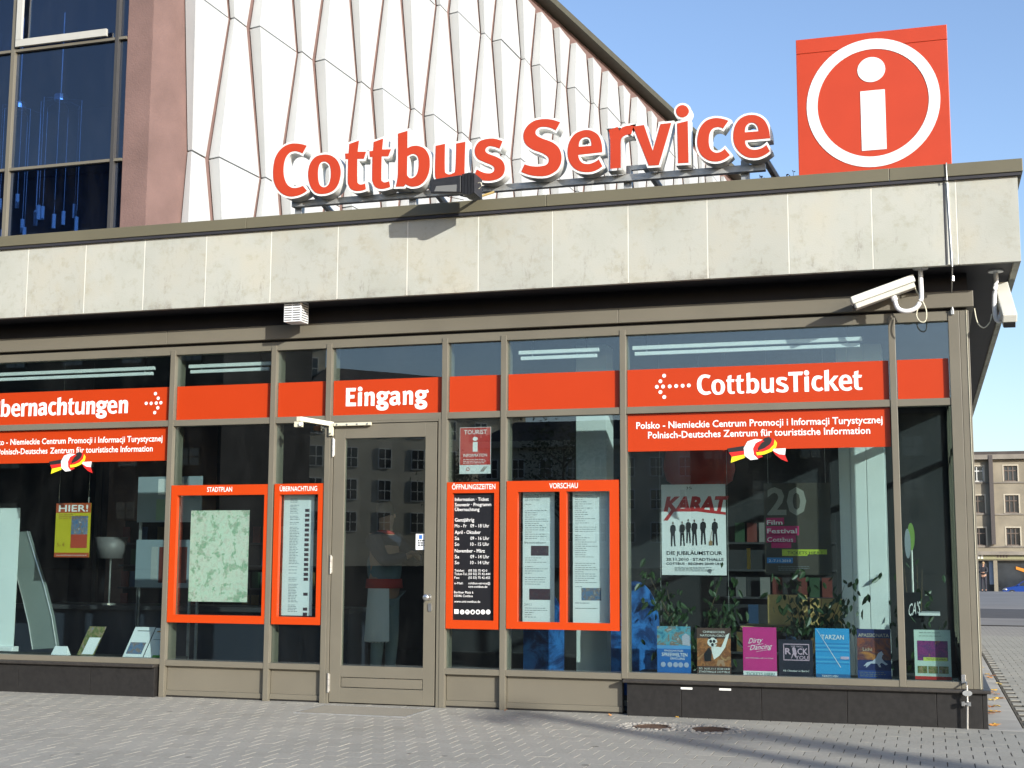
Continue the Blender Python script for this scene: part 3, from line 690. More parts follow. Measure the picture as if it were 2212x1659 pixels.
sign_word([('b', 15, 170, 145, 438), ('e', 187, 335, 218, 435), ('r', 345, 460, 210, 430), ('n', 462, 610, 208, 425), ('a', 625, 780, 200, 420), ('c', 793, 930, 190, 415), ('h', 940, 1100, 112, 410), ('t', 1115, 1222, 132, 408), ('u', 1235, 1395, 185, 400), ('n', 1412, 1562, 178, 395), ('g', 1575, 1775, 168, 465), ('e', 1765, 1925, 165, 388), ('n', 1945, 2100, 160, 378)], oB, YS, bands[0], M['white'])
lettering([('Ü', q0[0]-.02, 0, zb, .168, .014, 'r', 5)], YS-.002, M['white'], bands[0])
discs([pt('r4', *p) for p in ((948, 955), (980, 955), (1013, 953), (1043, 951), (1008, 892), (1026, 922), (1023, 984), (1003, 1015))], .0165, YS-.001, bands[0])
q0, q1 = pt('r5', 30, 970), pt('r5', 565, 958)
sign_word([('E', 118, 362, 148, 585), ('i', 398, 508, 118, 580), ('n', 550, 803, 238, 577), ('g', 838, 1168, 220, 688), ('a', 1158, 1428, 220, 570), ('n', 1468, 1720, 210, 548), ('g', 1760, 2092, 188, 660)], oE, YS, bands[3], M['white'])
q0, q1 = pt('r6', 92, 895), pt('r6', 1163, 870)
sign_word([('C', 80, 255, 118, 370), ('o', 258, 425, 178, 368), ('t', 440, 545, 125, 358), ('t', 555, 660, 122, 355), ('b', 683, 845, 92, 352), ('u', 873, 1032, 158, 345), ('s', 1050, 1205, 148, 340), ('T', 1205, 1388, 85, 333), ('i', 1398, 1462, 65, 330), ('c', 1490, 1635, 130, 325), ('k', 1648, 1828, 58, 320), ('e', 1825, 1990, 120, 320), ('t', 1995, 2115, 70, 310)], oT, YS, bands[6], M['white'])
discs([pt('r5', *p) for p in ((2092, 776), (2068, 812), (2045, 848), (2085, 846), (2068, 882), (2093, 914), (2128, 845), (2170, 843))]+[pt('r6', 0, 841), pt('r6', 40, 839)], .0165, YS-.001, bands[6])
# second row of strips with the two-language line and the knotted ribbon
def knot(parent, dx):
    pieces = [('black', (.02, .018, .018), [[(288, 1248), (400, 1230), (400, 1262), (300, 1274)], [(512, 1213), (530, 1180), (560, 1172), (580, 1190), (572, 1215), (530, 1245), (492, 1262), (488, 1248)]]),
      ('red', (.60, .02, .015), [[(300, 1274), (400, 1262), (400, 1287), (318, 1302)], [(508, 1192), (478, 1212), (458, 1245), (462, 1285), (488, 1312), (520, 1300), (500, 1278), (486, 1250), (494, 1222), (530, 1200)],
        [(575, 1176), (597, 1190), (590, 1222), (560, 1252), (510, 1270), (478, 1272), (490, 1260), (530, 1246), (565, 1222), (578, 1198)], [(582, 1262), (622, 1285), (663, 1288), (682, 1334), (640, 1318), (604, 1290)]]),
      ('yellow', (.75, .68, .02), [[(318, 1302), (400, 1287), (402, 1308), (312, 1340)], [(597, 1190), (612, 1212), (606, 1240), (575, 1268), (530, 1286), (482, 1292), (476, 1272), (520, 1268), (562, 1252), (590, 1224)]]),
      ('white', (.80, .80, .78), [[(520, 1190), (470, 1186), (420, 1202), (396, 1245), (402, 1295), (440, 1322), (490, 1316), (462, 1288), (456, 1248), (474, 1212)], [(590, 1250), (668, 1246), (664, 1288), (625, 1285), (584, 1262)]])]
    y = YS-.0025
    gm = MB()
    for nm, col, polys in pieces:
        y -= .0006; rm = flat('ribbon_'+nm, col, .45)
        for P in polys: MB().prism([(pt('r6', *p)[0]+dx, pt('r6', *p)[1]) for p in P], y, y+.0006).build('ribbon', rm, parent)
for i, lab, dx in ((0, 'lower orange strip with Polish and German text and knotted flag ribbon, far left', -6.66+.0), (6, 'lower orange strip with Polish and German text and knotted flag ribbon, big right window', 0)):
    t = band(i, 2.204, 2.531, lab, group='orange strips with two-language text')
    if i == 6:
        a1, b1 = pt('r5', 1912, 1120), pt('r6', 1296, 1092); a2, b2 = pt('r5', 1988, 1185), pt('r6', 1216, 1158)
        SP = ((a1[0], b1[0]), (a2[0], b2[0])); ZL = (((a1[1]+b1[1])/2+.006), ((a2[1]+b2[1])/2+.006))
        kx = pt('r6', 485, 1250)[0]
    else:
        a1, b1 = pt('r4', 68, 1215), pt('r4', 1053, 1200); a2, b2 = pt('r4', 325, 1270), pt('r4', 990, 1262)
        fw = 2.19*.975; SP = ((b1[0]-2.13, b1[0]), (b2[0]-1.93, b2[0])); ZL = (2.393, 2.300)
    its = [('Polsko - Niemieckie Centrum Promocji i Informacji Turystycznej', *SP[0], ZL[0], .060, .022, 'fit', 2), ('Polnisch-Deutsches Zentrum für touristische Information', *SP[1], ZL[1], .060, .022, 'fit', 2)]
    if i == 0:
        its = [('Niemieckie Centrum Promocji i Informacji Turystycznej', a1[0], b1[0], 2.393, .060, .022, 'fit', 2), ('Polsko - ', a1[0]-.03, 0, 2.393, .060, .022, 'r', 2),
               ('Zentrum für touristische Information', a2[0], b2[0], 2.298, .060, .022, 'fit', 2), ('Polnisch-Deutsches', a2[0]-.03, 0, 2.298, .060, .022, 'r', 2)]
    lettering(its, YS-.002, M['white'], t)
    dxx = 0 if i == 6 else pt('r4', 462, 1340)[0]-pt('r6', 485, 1250)[0]
    knot(t, dxx)

# ---- orange notice frames on the glass
YB = YG-.045
def frame_sign(label, TL, BR, inner, title, tx, tsize):
    p, q = at(*TL, YB), at(*BR, YB); x0, x1, z1, z0 = p.x, q.x, p.z, q.z
    t = thing('notice_case', label, 'notice frame', ((x0+x1)/2, YB, z0), 'orange notice frames on the glass')
    holes = []
    for a, c in inner:
        u, v = at(*a, YB), at(*c, YB); holes.append((u.x, v.x, v.z, u.z))
    zt, zb_ = holes[0][3], holes[0][2]; b = MB(); y0, y1 = YB, YG-.002
    b.box(x0, x1, y0, y1, zt, z1); b.box(x0, x1, y0, y1, z0, zb_)
    xs = [x0]+[v for h_ in holes for v in h_[:2]]+[x1]
    for k in range(0, len(xs), 2): b.box(xs[k], xs[k+1], y0, y1, zb_, zt)
    b.build('frame', M['orange_box'], t)
    u, v = at(*tx[0], YB), at(*tx[1], YB)
    lettering([(title, u.x, v.x, (u.z+v.z)/2, tsize, .022, 'fit', 3)], YB-.001, M['white'], t)
    return t, holes
tS, hS = frame_sign('wide orange notice frame headed STADTPLAN round the green town map', tz('r4', 1112, 1487), tz('b1', 1713, 727), [(tz('r4', 1148, 1552), tz('b1', 1692, 675))], 'STADTPLAN', (tz('r4', 1342, 1528), tz('r4', 1504, 1527)), .046)
tU, hU = frame_sign('narrow orange notice frame headed ÜBERNACHTUNG left of the door', tz('r4', 1780, 1477), tz('b1', 2073, 733), [(tz('r4', 1812, 1546), tz('b1', 2044, 683))], 'ÜBERNACHTUNG', (tz('r4', 1813, 1524), tz('r4', 2055, 1522)), .046)
tO, hO = frame_sign('narrow orange notice frame headed ÖFFNUNGSZEITEN right of the door', tz('r5', 685, 1467), tz('b2', 1016, 762), [(tz('r5', 722, 1537), tz('b2', 986, 705))], 'ÖFFNUNGSZEITEN', (tz('r5', 717, 1513), tz('r5', 998, 1510)), .047)
tV, hV = frame_sign('wide orange notice frame headed VORSCHAU with two paper lists', tz('r5', 1072, 1459), tz('b2', 1803, 771), [(tz('r5', 1142, 1529), tz('b2', 1415, 716)), (tz('r5', 1458, 1527), tz('b2', 1742, 721))], 'VORSCHAU', (tz('r5', 1348, 1506), tz('r5', 1533, 1504)), .048)
# opening hours board (white print on black)
h = hO[0]; box('board', M['black'], tO, h[0], h[1], YG-.012, YG-.003, h[2], h[3])
Y1 = YG-.0125; its = []
def L5(s, x, y, cap, bold=.006, o='b2', mode='l', x1=None):
    p = pt(o, x, y, Y1)
    if x1 is not None: its.append((s, p[0], pt(o, x1, y, Y1)[0], p[1], cap, bold, 'fit', 2))
    else: its.append((s, p[0], 0, p[1], cap, bold, mode, 2))
for s, x, y, o, x1 in (('Information · Ticket', 736, 1588, 'r5', 955), ('Souvenir · Programm', 736, 1622, 'r5', 972), ('Übernachtung', 736, 1653, 'r5', 895)): L5(s, x, y, .031, .018, o, 'l', x1)
for s, y, x1 in (('Ganzjährig', 62, 861), ('April - Oktober', 142, 903), ('November - März', 262, 930)): L5(s, 735, y, .032, .020, 'b2', 'l', x1)
for a, s, y in (('Mo - Fr', '09 - 18 Uhr', 100), ('Sa', '09 - 16 Uhr', 181), ('So', '10 - 15 Uhr', 219), ('Sa', '09 - 14 Uhr', 300), ('So', '10 - 14 Uhr', 338)):
    L5(a, 735, y, .031, .008, 'b2', 'l', 812 if a == 'Mo - Fr' else 764); L5(s, 836, y, .031, .008, 'b2', 'l', 958)
for a, s, y, xe in (('Telefon:', '(03 55) 75 42-0', 386, 945), ('Ticket-Tel.:', '(03 55) 75 42-444', 408, 965), ('Fax:', '(03 55) 75 42-455', 432, 964), ('e-Mail:', 'cottbus-service@', 468, 965), ('', 'cmt-cottbus.de', 490, 946)):
    if a: L5(a, 733, y, .021, .008, 'b2', 'l', {'Telefon:': 797, 'Ticket-Tel.:': 819, 'Fax:': 766, 'e-Mail:': 789}[a])
    L5(s, 823, y, .021, .008, 'b2', 'l', xe)
L5('Berliner Platz 6', 731, 527, .021, .008, 'b2', 'l', 855); L5('03046 Cottbus', 731, 550, .021, .008, 'b2', 'l', 852); L5('www.cmt-cottbus.de', 731, 586, .021, .008, 'b2', 'l', 900)
lettering(its, Y1, M['white'], tO)
b = MB()
for k, x in enumerate((783, 817, 851, 885, 918, 952)):
    c = pt('b2', x, 648, Y1); b.disc(c[0], c[1], .021, Y1-.0006, Y1, 18)
c = pt('b2', 746, 645, Y1); b.box(c[0]-.02, c[0]+.02, Y1-.0006, Y1, c[1]-.02, c[1]+.02); b.build('symbol', M['white'], tO)
b = MB()
for k, x in enumerate((783, 817, 851, 885, 918, 952)):
    c = pt('b2', x, 648, Y1); y_ = Y1-.0012
    if k == 0: b.disc(c[0], c[1]+.010, .0035, y_, y_+.0005, 8); b.box(c[0]-.003, c[0]+.003, y_, y_+.0005, c[1]-.013, c[1]+.004)
    elif k == 1: b.box(c[0]-.012, c[0]+.004, y_, y_+.0005, c[1]-.001, c[1]+.006); b.disc(c[0]+.008, c[1]-.002, .004, y_, y_+.0005, 8)
    elif k == 2: b.prism([(c[0]-.01, c[1]-.014), (c[0]+.008, c[1]-.012), (c[0]+.013, c[1]+.008), (c[0]-.006, c[1]+.006)], y_, y_+.0005)
    elif k == 3: b.box(c[0]-.011, c[0]+.011, y_, y_+.0005, c[1]-.008, c[1]+.005); b.box(c[0]-.005, c[0]+.005, y_, y_+.0005, c[1]+.005, c[1]+.010)
    elif k == 4: b.prism([(c[0]-.012, c[1]-.012), (c[0]-.009, c[1]-.013), (c[0]+.012, c[1]+.011), (c[0]+.009, c[1]+.013)], y_, y_+.0005)
    else: b.prism([(c[0]-.014, c[1]+.002), (c[0]-.013, c[1]-.001), (c[0]+.014, c[1]+.004), (c[0]+.013, c[1]+.007)], y_, y_+.0005)
b.build('pictogram', M['inkd'], tO)

# ---- papers behind the frames
def sheet_of_paper(label, TL, BR, Y, name='paper_list', m=None, cat='notice', group=None):
    p, q = at(*TL, Y), at(*BR, Y)
    t = thing(name, label, cat, ((p.x+q.x)/2, Y, q.z), group)
    MB().box(p.x, q.x, Y, Y+.003, q.z, p.z).build('sheet', m or M['paper'], t); return t, (p.x, q.x, q.z, p.z)
YP = YG+.05
pic_dark = mat_picture('small_dark_photo', [(.02, .02, .03), (.09, .04, .05), (.04, .03, .05), (.2, .15, .12)], 30)
pic_blue = mat_picture('small_blue_photo', [(.05, .09, .18), (.12, .2, .33), (.18, .12, .1), (.4, .45, .5)], 30, 3)
pic_col = mat_picture('small_colour_photo', [(.1, .03, .02), (.1, .16, .05), (.3, .2, .1), (.12, .2, .35)], 30, 6)
t, r = sheet_of_paper('long narrow white list with small photos in the ÜBERNACHTUNG frame', tz('r4', 1842, 1549), tz('b1', 2020, 673), YP)
uprow(72, r[0]+.065, r[3]-.03, .10, r[3]-r[2]-.06, YP-.0006, t, M['ink'], .35, 5)
b = MB(); rr = random.Random(5)
for k in range(24):
    z = r[3]-.13-k*.045
    if k in (15, 16, 18, 19): continue
    b.box(r[1]-.09, r[1]-.045, YP-.0012, YP-.0007, z-.028, z)
b.build('photo', pic_dark, t)
for k, (TL, BR, lab, hd) in enumerate(((tz('r5', 1177, 1532), tz('b2', 1381, 716), 'pale blue event list headed VERANSTALTUNGEN with two dark photos, left in the VORSCHAU frame', 1),
                                   (tz('r5', 1500, 1529), tz('b2', 1741, 722), 'pale blue event list with one group photo, right in the VORSCHAU frame', 0))):
    t, r = sheet_of_paper(lab, TL, BR, YP, group='lists in the VORSCHAU frame')
    W = r[1]-r[0]; Hh = r[3]-r[2]
    skip = [(.40, .49), (.74, .83), (.855, .875)] if hd else [(.74, .83)]
    segs = [(.035, .40), (.50, .735), (.885, .97)] if hd else [(.02, .735), (.84, .90)]
    for j, (a, c) in enumerate(segs):
        uprow(int((c-a)*62), r[0]+.02, r[3]-Hh*a, W*.80 if hd else W*.62, Hh*(c-a), YP-.0006, t, M['ink'], .26, 11+k*5+j, jag=.75)
    if hd:
        lettering([('VERANSTALTUNGEN', r[0]+.012, r[1]-.03, r[3]-.040, .024, .012, 'fit', 1), ('Dornröschen', r[0]+.015, r[0]+.19, r[3]-Hh*.40, .022, .004, 'fit', 1), ('2011', r[0]+.015, r[0]+.08, r[3]-Hh*.875, .022, .008, 'fit', 1)], YP-.0008, M['ink'], t)
        MB().box(r[0]+.075, r[0]+.235, YP-.0012, YP-.0007, r[3]-Hh*.50+.01, r[3]-Hh*.415).build('photo', pic_dark, t)
        MB().box(r[0]+.06, r[0]+.25, YP-.0012, YP-.0007, r[3]-Hh*.83, r[3]-Hh*.745).build('photo', pic_dark, t)
    else:
        MB().box(r[0]+.075, r[0]+.25, YP-.0012, YP-.0007, r[3]-Hh*.83, r[3]-Hh*.735).build('photo', pic_blue, t)
t, r = sheet_of_paper('green and cream town map poster hanging in the STADTPLAN frame', (413, 1103), tz('b1', 1600, 585), YG+.10, 'town_map', mat_map(), 'map')
# red tourist information sticker
Y2 = YG+.03
t, r = sheet_of_paper('red TOURIST INFORMATION sticker with white i, on the glass right of the door', tz('r5', 768, 1112), tz('r5', 968, 1410), Y2, 'tourist_sticker', flat('white_sticker', (.7, .71, .7)), 'sticker')
c = at(*tz('r5', 768, 1355), Y2).z
MB().box(r[0]+.004, r[1]-.004, Y2-.0008, Y2-.0002, c, r[3]-.004).build('red_field', flat('sticker_red', (.50, .045, .035), .5), t)
xm = (r[0]+r[1])/2; W = r[1]-r[0]
lettering([('TOURIST', r[0]+W*.14, r[1]-W*.13, r[3]-.062, .040, .020, 'fit', 2), ('INFORMATION', r[0]+W*.12, r[1]-W*.12, c+.072, .028, .018, 'fit', 2)], Y2-.0012, M['white'], t)
b = MB(); b.box(xm-.022, xm+.022, Y2-.0014, Y2-.001, c+.118, c+.205); b.prism([(xm+.024*math.cos(q), c+.232+.018*math.sin(q)) for q in [2*math.pi*j/20 for j in range(20)]], Y2-.0014, Y2-.001); b.build('information_mark', M['white'], t)
uprow(3, r[0]+W*.12, c+.055, W*.72, .045, Y2-.0012, t, M['white'], .3, 9, jag=.1)
b = MB(); n = 20
b.add([(r[0]+W*.27+q*math.cos(2*math.pi*j/n), Y2-.0012, c-.038+q*math.sin(2*math.pi*j/n)) for q in (.017, .012) for j in range(n)], [(j, (j+1) % n, n+(j+1) % n, n+j) for j in range(n)]); b.build('seal', M['redtxt'], t)
b = MB()
for k in range(3): b.prism([(r[1]-.10+k*.012, c-.060), (r[1]-.092+k*.012, c-.060), (r[1]-.055+k*.012, c-.015), (r[1]-.060+k*.012, c-.015)], Y2-.0012, Y2-.0008)
b.build('stripe', flat('sticker_stripe', (.12, .05, .02)), t)
# sticker on the door pane
t, r = sheet_of_paper('small white and blue sticker on the door glass near the knob', tz('b2', 483, 142), tz('b2', 540, 245), YD+.017, 'door_sticker', M['paper'], 'sticker')
MB().box(r[0]+.03, r[0]+.06, YD+.0163, YD+.0168, r[3]-.045, r[3]-.01).build('blue_mark', flat('sticker_blue', (.03, .15, .5)), t)
uprow(3, r[0]+.02, r[3]-.05, .07, .06, YD+.0165, t, M['inkd'], .6, 2, jag=.1)
# ================================================================== ROOF SIGNS
ZC = 4.405
# --- "i" cube
t = thing('information_sign', 'big square orange sign with white i in a ring, standing on the roof edge', 'sign', (-.31, 11.0, ZC))
ix0, ix1, iz0, iz1 = -.912, .283, 4.408, 5.572; YI = 10.99
MB().box(ix0, ix1, YI, YI+.30, iz0, iz1-.125).build('sign_box', M['orange_sign'], t, bevel=.004)
MB().box(ix0, ix1, YI, YI+.30, iz1-.1225, iz1).build('top_strip', M['orange_sign'], t, bevel=.003)
def z3(x, y): q = at(*tz('r3', x, y), YI-.003); return q.x, q.z
c1, c2 = z3(803, 665), z3(1671, 665); top, bot = z3(1237, 250), z3(1237, 1082)
rcx, rcz = (c1[0]+c2[0])/2, (top[1]+bot[1])/2; rax, raz = (c2[0]-c1[0])/2, (top[1]-bot[1])/2
n = 72; b = MB(); y0, y1 = YI-.004, YI-.0005; rw = .087
vs = [(rcx+(rax-d)*math.cos(2*math.pi*j/n), y, rcz+(raz-d)*math.sin(2*math.pi*j/n)) for y in (y0, y1) for d in (0, rw) for j in range(n)]
b.add(vs, [(j, (j+1) % n, n+(j+1) % n, n+j) for j in range(n)]+[(j, j+2*n, (j+1) % n+2*n, (j+1) % n) for j in range(n)]+[(n+j, n+(j+1) % n, 3*n+(j+1) % n, 3*n+j) for j in range(n)])
b.build('ring', M['white_paint'], t)
d1, d2 = z3(1132, 452), z3(1313, 452); dt, db = z3(1222, 370), z3(1222, 532); s0, s1 = z3(1162, 978), z3(1310, 575)
b = MB(); b.prism([((d1[0]+d2[0])/2+(d2[0]-d1[0])/2*math.cos(2*math.pi*j/32), (dt[1]+db[1])/2+(dt[1]-db[1])/2*math.sin(2*math.pi*j/32)) for j in range(32)], y0, y1)
b.box(s0[0], s1[0], y0, y1, s0[1], s1[1]-.004); b.build('letter_i', M['white_paint'], t)

# --- the word sign: traced letter outlines, each letter one solid with a white rim and a red face
word = ['tall orange capital C', 'orange letter o after the capital C', 'first orange letter t', 'second orange letter t', 'orange letter b', 'orange letter u behind the floodlight', 'small orange letter s',
        'tall orange capital S', 'first orange letter e, beside the capital S', 'orange letter r', 'orange letter v', 'orange letter i with round dot', 'small orange letter c', 'last orange letter e of the rooftop lettering']
sg = thing('rooftop_lettering', 'raised orange and white letters reading Cottbus Service on a rail above the roof edge', 'sign', (-3.5, 11.3, ZC))
for (ch, zoom, loops), lb in zip(G, word):
    Ls = [outline(s, zoom) for s in loops]
    hole = ch in 'obe' 
    body = [grow(Ls[0], .019)]+[grow(L, .014 if hole else .019, not hole) for L in Ls[1:]]
    if hole: body = [body[0]]+[L[::-1] for L in body[1:]]; face = [Ls[0] if area(Ls[0]) > 0 else Ls[0][::-1]]+[L if area(L) < 0 else L[::-1] for L in Ls[1:]]
    else: face = [L if area(L) > 0 else L[::-1] for L in Ls]
    o = curve_solid('letter', body, YL, .13, 0, M['letter_body'], sg); o['label'] = lb
    # lips of the rim and the coloured face
    f = curve_solid('letter_face', face, YL-.004, .0038, 0, M['orange_sign'], sg); f.parent = o
MB().box(-5.66, -1.22, YL+.135, YL+.195, 4.585, 4.645).build('rail', M['galv'], sg, bevel=.003)
for x in (-5.62, -4.46, -2.43, -1.40):
    MB().box(x-.035, x+.035, YL+.197, YL+.265, 4.28, 4.70).build('post', M['galv'], sg, bevel=.003)
    MB().tube([(x+.16, YL+.22, 4.72), (x+.42, YL+.75, 4.30)], .032, 8).box(x-.03, x+.20, YL+.2, YL+.24, 4.70, 4.74).build('strut', M['galv'], sg)

# --- floodlight on the roof edge
def fl(x, y, Y): return at(*tz('r2', x, y), Y)
t = thing('floodlight', 'black floodlight with cooling fins hanging over the roof edge in front of the letters', 'floodlight', (-3.75, 10.6, 4.405))
P0_, P1_ = fl(570, 1165, 10.50), fl(778, 1132, 10.50); P2_, P3_ = fl(778, 1252, 10.50), fl(575, 1255, 10.50)
dz_ = Vector((0, 0, 1))
A0 = P3_; A1 = P2_; A2 = P1_; A3 = P0_
off = Vector((0, .22, .03))
MB().hexa([A0, A1, A2, A3], [A0+off+Vector((0, 0, .02)), A1+off+Vector((0, 0, .02)), A2+off, A3+off]).build('housing', M['rubber'], t, bevel=.012)
MB().hexa([A0.lerp(A2, .12)+Vector((.005, -.004, -.0)), A1.lerp(A3, .12)+Vector((-.01, -.004, 0)), A1.lerp(A3, .12).lerp(A2, .42)+Vector((-.02, -.004, 0)), A0.lerp(A2, .12).lerp(A3, .42)+Vector((.04, -.004, 0))],
          [A0.lerp(A2, .12)+Vector((.005, .0, -.0)), A1.lerp(A3, .12)+Vector((-.01, .0, 0)), A1.lerp(A3, .12).lerp(A2, .42)+Vector((-.02, .0, 0)), A0.lerp(A2, .12).lerp(A3, .42)+Vector((.04, .0, 0))]).build('lens', flat('floodlight_lens', (.16, .16, .15), .15), t)
b = MB()
for k in range(9):
    u = A1+Vector((.008+.013*k, .0, -.005)); v = A2+Vector((.008+.013*k, .0, .0)); hh = .012*math.sin(math.pi*(k+.5)/9)
    b.hexa([u+Vector((0, -.01, -hh)), u+Vector((.007, -.01, -hh)), v+Vector((.007, -.01, hh)), v+Vector((0, -.01, hh))], [u+Vector((0, .20, -hh)), u+Vector((.007, .20, -hh)), v+Vector((.007, .20, hh)), v+Vector((0, .20, hh))])
b.build('cooling_fin', M['rubber'], t)['kind'] = 'stuff'
c = (A1+A2)/2+Vector((.06, .08, 0))
MB().box(c.x-.05, c.x+.06, c.y-.06, c.y+.08, c.z-.045, c.z+.045).build('ballast_box', M['rubber'], t, bevel=.004)
MB().tube([c+Vector((.06, 0, .02)), c+Vector((.09, -.01, .02)), c+Vector((.10, -.01, -.01)), c+Vector((.07, 0, -.03))], .004, 6).build('cable', M['cream'], t)
b = MB(); f0 = (A0+A1)/2+Vector((.06, .1, 0))
b.tube([f0+Vector((.04, 0, 0)), (f0.x+.07, YF+.0, 4.42)], .006, 6); b.tube([f0+Vector((.075, .03, 0)), (f0.x+.09, YF+.0, 4.42)], .006, 6); b.tube([f0+Vector((-.08, 0, 0)), (f0.x-.06, YF-.02, 4.42)], .003, 6)
b.box(f0.x+.03, f0.x+.11, YF-.045, YF+.04, 4.406, 4.418); b.build('bracket', M['rubber'], t)
b = MB().tube([(f0.x+.06, YF-.03, 4.425), (f0.x+.16, YF+.16, 4.52)], .012, 6); b.build('brace', flat('brass_strut', (.30, .22, .08), .5), t)

# --- louvred box under the eaves
t = thing('vent_box', 'small white louvred box fixed under the eaves above the left windows', 'vent box', (-5.49, 11.0, 3.43))
v0, v1 = at(*tz('r4', 1838, 430), 11.03), at(*tz('r4', 1948, 425), 11.03)
MB().box(v0.x, v1.x, 11.03, 11.19, 3.424, 3.618).build('casing', M['white_paint'], t, bevel=.003)
b = MB()
for k in range(8):
    for a, c in ((v0.x+.008, (v0.x+v1.x)/2-.005), ((v0.x+v1.x)/2+.005, v1.x-.008)): b.box(a, c, 11.0275, 11.0295, 3.437+k*.022, 3.444+k*.022)
for k in range(8): b.box(v1.x+.0005, v1.x+.002, 11.045, 11.175, 3.437+k*.022, 3.444+k*.022)
b.build('slot', M['soffit'], t)

# --- two surveillance cameras under the soffit
def cctv(label, base, front, back, Ycam, pole_pts, cable, height=.115, width=.12):
    t = thing('surveillance_camera', label, 'camera', base, 'surveillance cameras under the eaves')
    f, k = Vector(front), Vector(back); d = (k-f).normalized(); side = d.cross(Vector((0, 0, 1))).normalized(); upv = side.cross(d).normalized()
    def bx(u0, u1, h0, h1, w0, w1, L=(k-f).length, hf=0):
        g = lambda u, h_, w_: f+d*(u*L)+upv*h_+side*w_
        return MB().hexa([g(u0, h0+hf, w0), g(u1, h0, w0), g(u1, h1, w0), g(u0, h1, w0)], [g(u0, h0+hf, w1), g(u1, h0, w1), g(u1, h1, w1), g(u0, h1, w1)])
    W2 = width/2
    bx(.0, 1.0, -.002, height*.52, -W2, W2).build('sunshield', M['cam'], t, bevel=.008)
    bx(.03, .97, -height*.40, -.004, -W2*.86, W2*.86, hf=.0).build('housing', M['cam2'], t, bevel=.006)
    bx(.0, .028, -height*.36, -.006, -W2*.8, W2*.8).build('front_glass', M['black'], t, bevel=.002)
    bx(.86, .975, -height*.38, -.008, -W2*.9, -W2*.86).build('end_plate', flat('yellowed_plastic', (.52, .44, .25), .5), t)
    c = f+d*(.62*(k-f).length)-upv*(height*.42)
    MB().tube([c+upv*.01, c-upv*.035], .026, 10).build('swivel', M['white_paint'], t, smooth=False)
    pp = [Vector(p) for p in pole_pts]+[c-upv*.03]
    # smooth the arm
    q = []
    for i in range(len(pp)-1):
        p0, p1, p2, p3 = pp[max(i-1, 0)], pp[i], pp[i+1], pp[min(i+2, len(pp)-1)]
        for u in (0, .25, .5, .75): q.append(.5*((2*p1)+(p2-p0)*u+(2*p0-5*p1+4*p2-p3)*u*u+(3*p1-p0-3*p2+p3)*u**3))
    q.append(pp[-1])
    MB().tube(q, .0185, 12).build('arm', M['white_paint'], t, smooth=True)
    MB().tube([pp[0]+Vector((0, 0, .0)), pp[0]-Vector((0, 0, .012))], .06, 16).build('ceiling_plate', M['white_paint'], t)
    cc = [Vector(p) for p in cable]; q = []
    for i in range(len(cc)-1):
        p0, p1, p2, p3 = cc[max(i-1, 0)], cc[i], cc[i+1], cc[min(i+2, len(cc)-1)]
        for u in (0, .25, .5, .75): q.append(.5*((2*p1)+(p2-p0)*u+(2*p0-5*p1+4*p2-p3)*u*u+(3*p1-p0-3*p2+p3)*u**3))
    q.append(cc[-1]); MB().tube(q, .0055, 6).build('cable', M['cream'], t, smooth=True)
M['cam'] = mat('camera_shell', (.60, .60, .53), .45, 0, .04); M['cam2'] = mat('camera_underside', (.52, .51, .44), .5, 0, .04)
def c6(x, y, Y=11.12): return at(*tz('r6', x, y), Y)
cctv('white surveillance camera on a curved arm pointing left, over the big poster window', (.015, 11.12, 3.61), c6(1100, 318, 11.08), c6(1505, 170, 11.14), 11.1,
     [(.015, 11.12, 3.618), (.015, 11.12, 3.52), c6(1547, 240), c6(1543, 290), c6(1510, 338), c6(1450, 358), c6(1395, 340)],
     [c6(1500, 195), c6(1520, 235, 11.15), c6(1545, 275, 11.16), c6(1578, 350, 11.16), c6(1575, 420, 11.16), c6(1540, 425, 11.16), c6(1515, 380, 11.17), c6(1535, 310, 11.16)])
def c62(x, y, Y=11.35): return at(*tz('r6', x, y), Y)
cctv('white surveillance camera seen end-on, hanging at the right corner of the eaves', (.60, 11.35, 3.61), c62(2120, 430, 11.15), c62(2060, 215, 11.68), 11.3,
     [(.596, 11.40, 3.618), (.596, 11.40, 3.52), c62(2022, 230), c62(2020, 330), c62(2030, 405), c62(2055, 420), c62(2062, 370)],
     [c62(2003, 375), c62(1990, 430), c62(1950, 465), c62(1910, 430), c62(1890, 340)], height=.13, width=.11)

# --- lightning conductor down the corner
t = thing('lightning_conductor', 'thin steel lightning conductor running over the fascia and down the corner of the shop', 'lightning conductor', (.2, 10.95, 0))
cx_ = at(*tz('r6', 1745, 20), YF).x
ptop = at(*tz('r3', 1712, 1165), YF-.02); 
b = MB(); b.tube([(ptop.x, YF+.02, 4.41), (ptop.x, YF-.052, 4.409), (ptop.x, YF-.05, 4.27), (ptop.x, YF-.012, 4.262), (cx_, YF-.012, 3.58), (cx_+.0, YF+.03, 3.575)], .0055, 6)
k1 = at(*tz('r6', 1748, 350), YM-.02); b.tube([(cx_, YF+.03, 3.575), (k1.x, YM-.03, 3.44), (k1.x, YM-.03, 3.30)], .0055, 6); b.build('wire', M['galv'], t)
k2 = at(*tz('r6', 1748, 385), YM-.01); MB().box(k2.x-.012, k2.x+.012, YM-.018, YM-.001, 3.262, 3.31).build('clamp', M['galv'], t, bevel=.002)
k3 = at(*tz('r6', 1750, 150), 11.15); MB().tube([(k3.x, 11.12, k3.z-.02), (k3.x, 11.12, k3.z+.02)], .014, 8).build('terminal', M['steel'], t)
MB().box(ptop.x-.012, ptop.x+.012, YF-.006, YF-.001, 3.60, 4.27).build('mounting_strip', M['mortar'], t)
MB().box(ptop.x-.032, ptop.x-.020, YF-.002, YF-.0005, 3.60, 4.27).build('gap', M['soffit'], t)
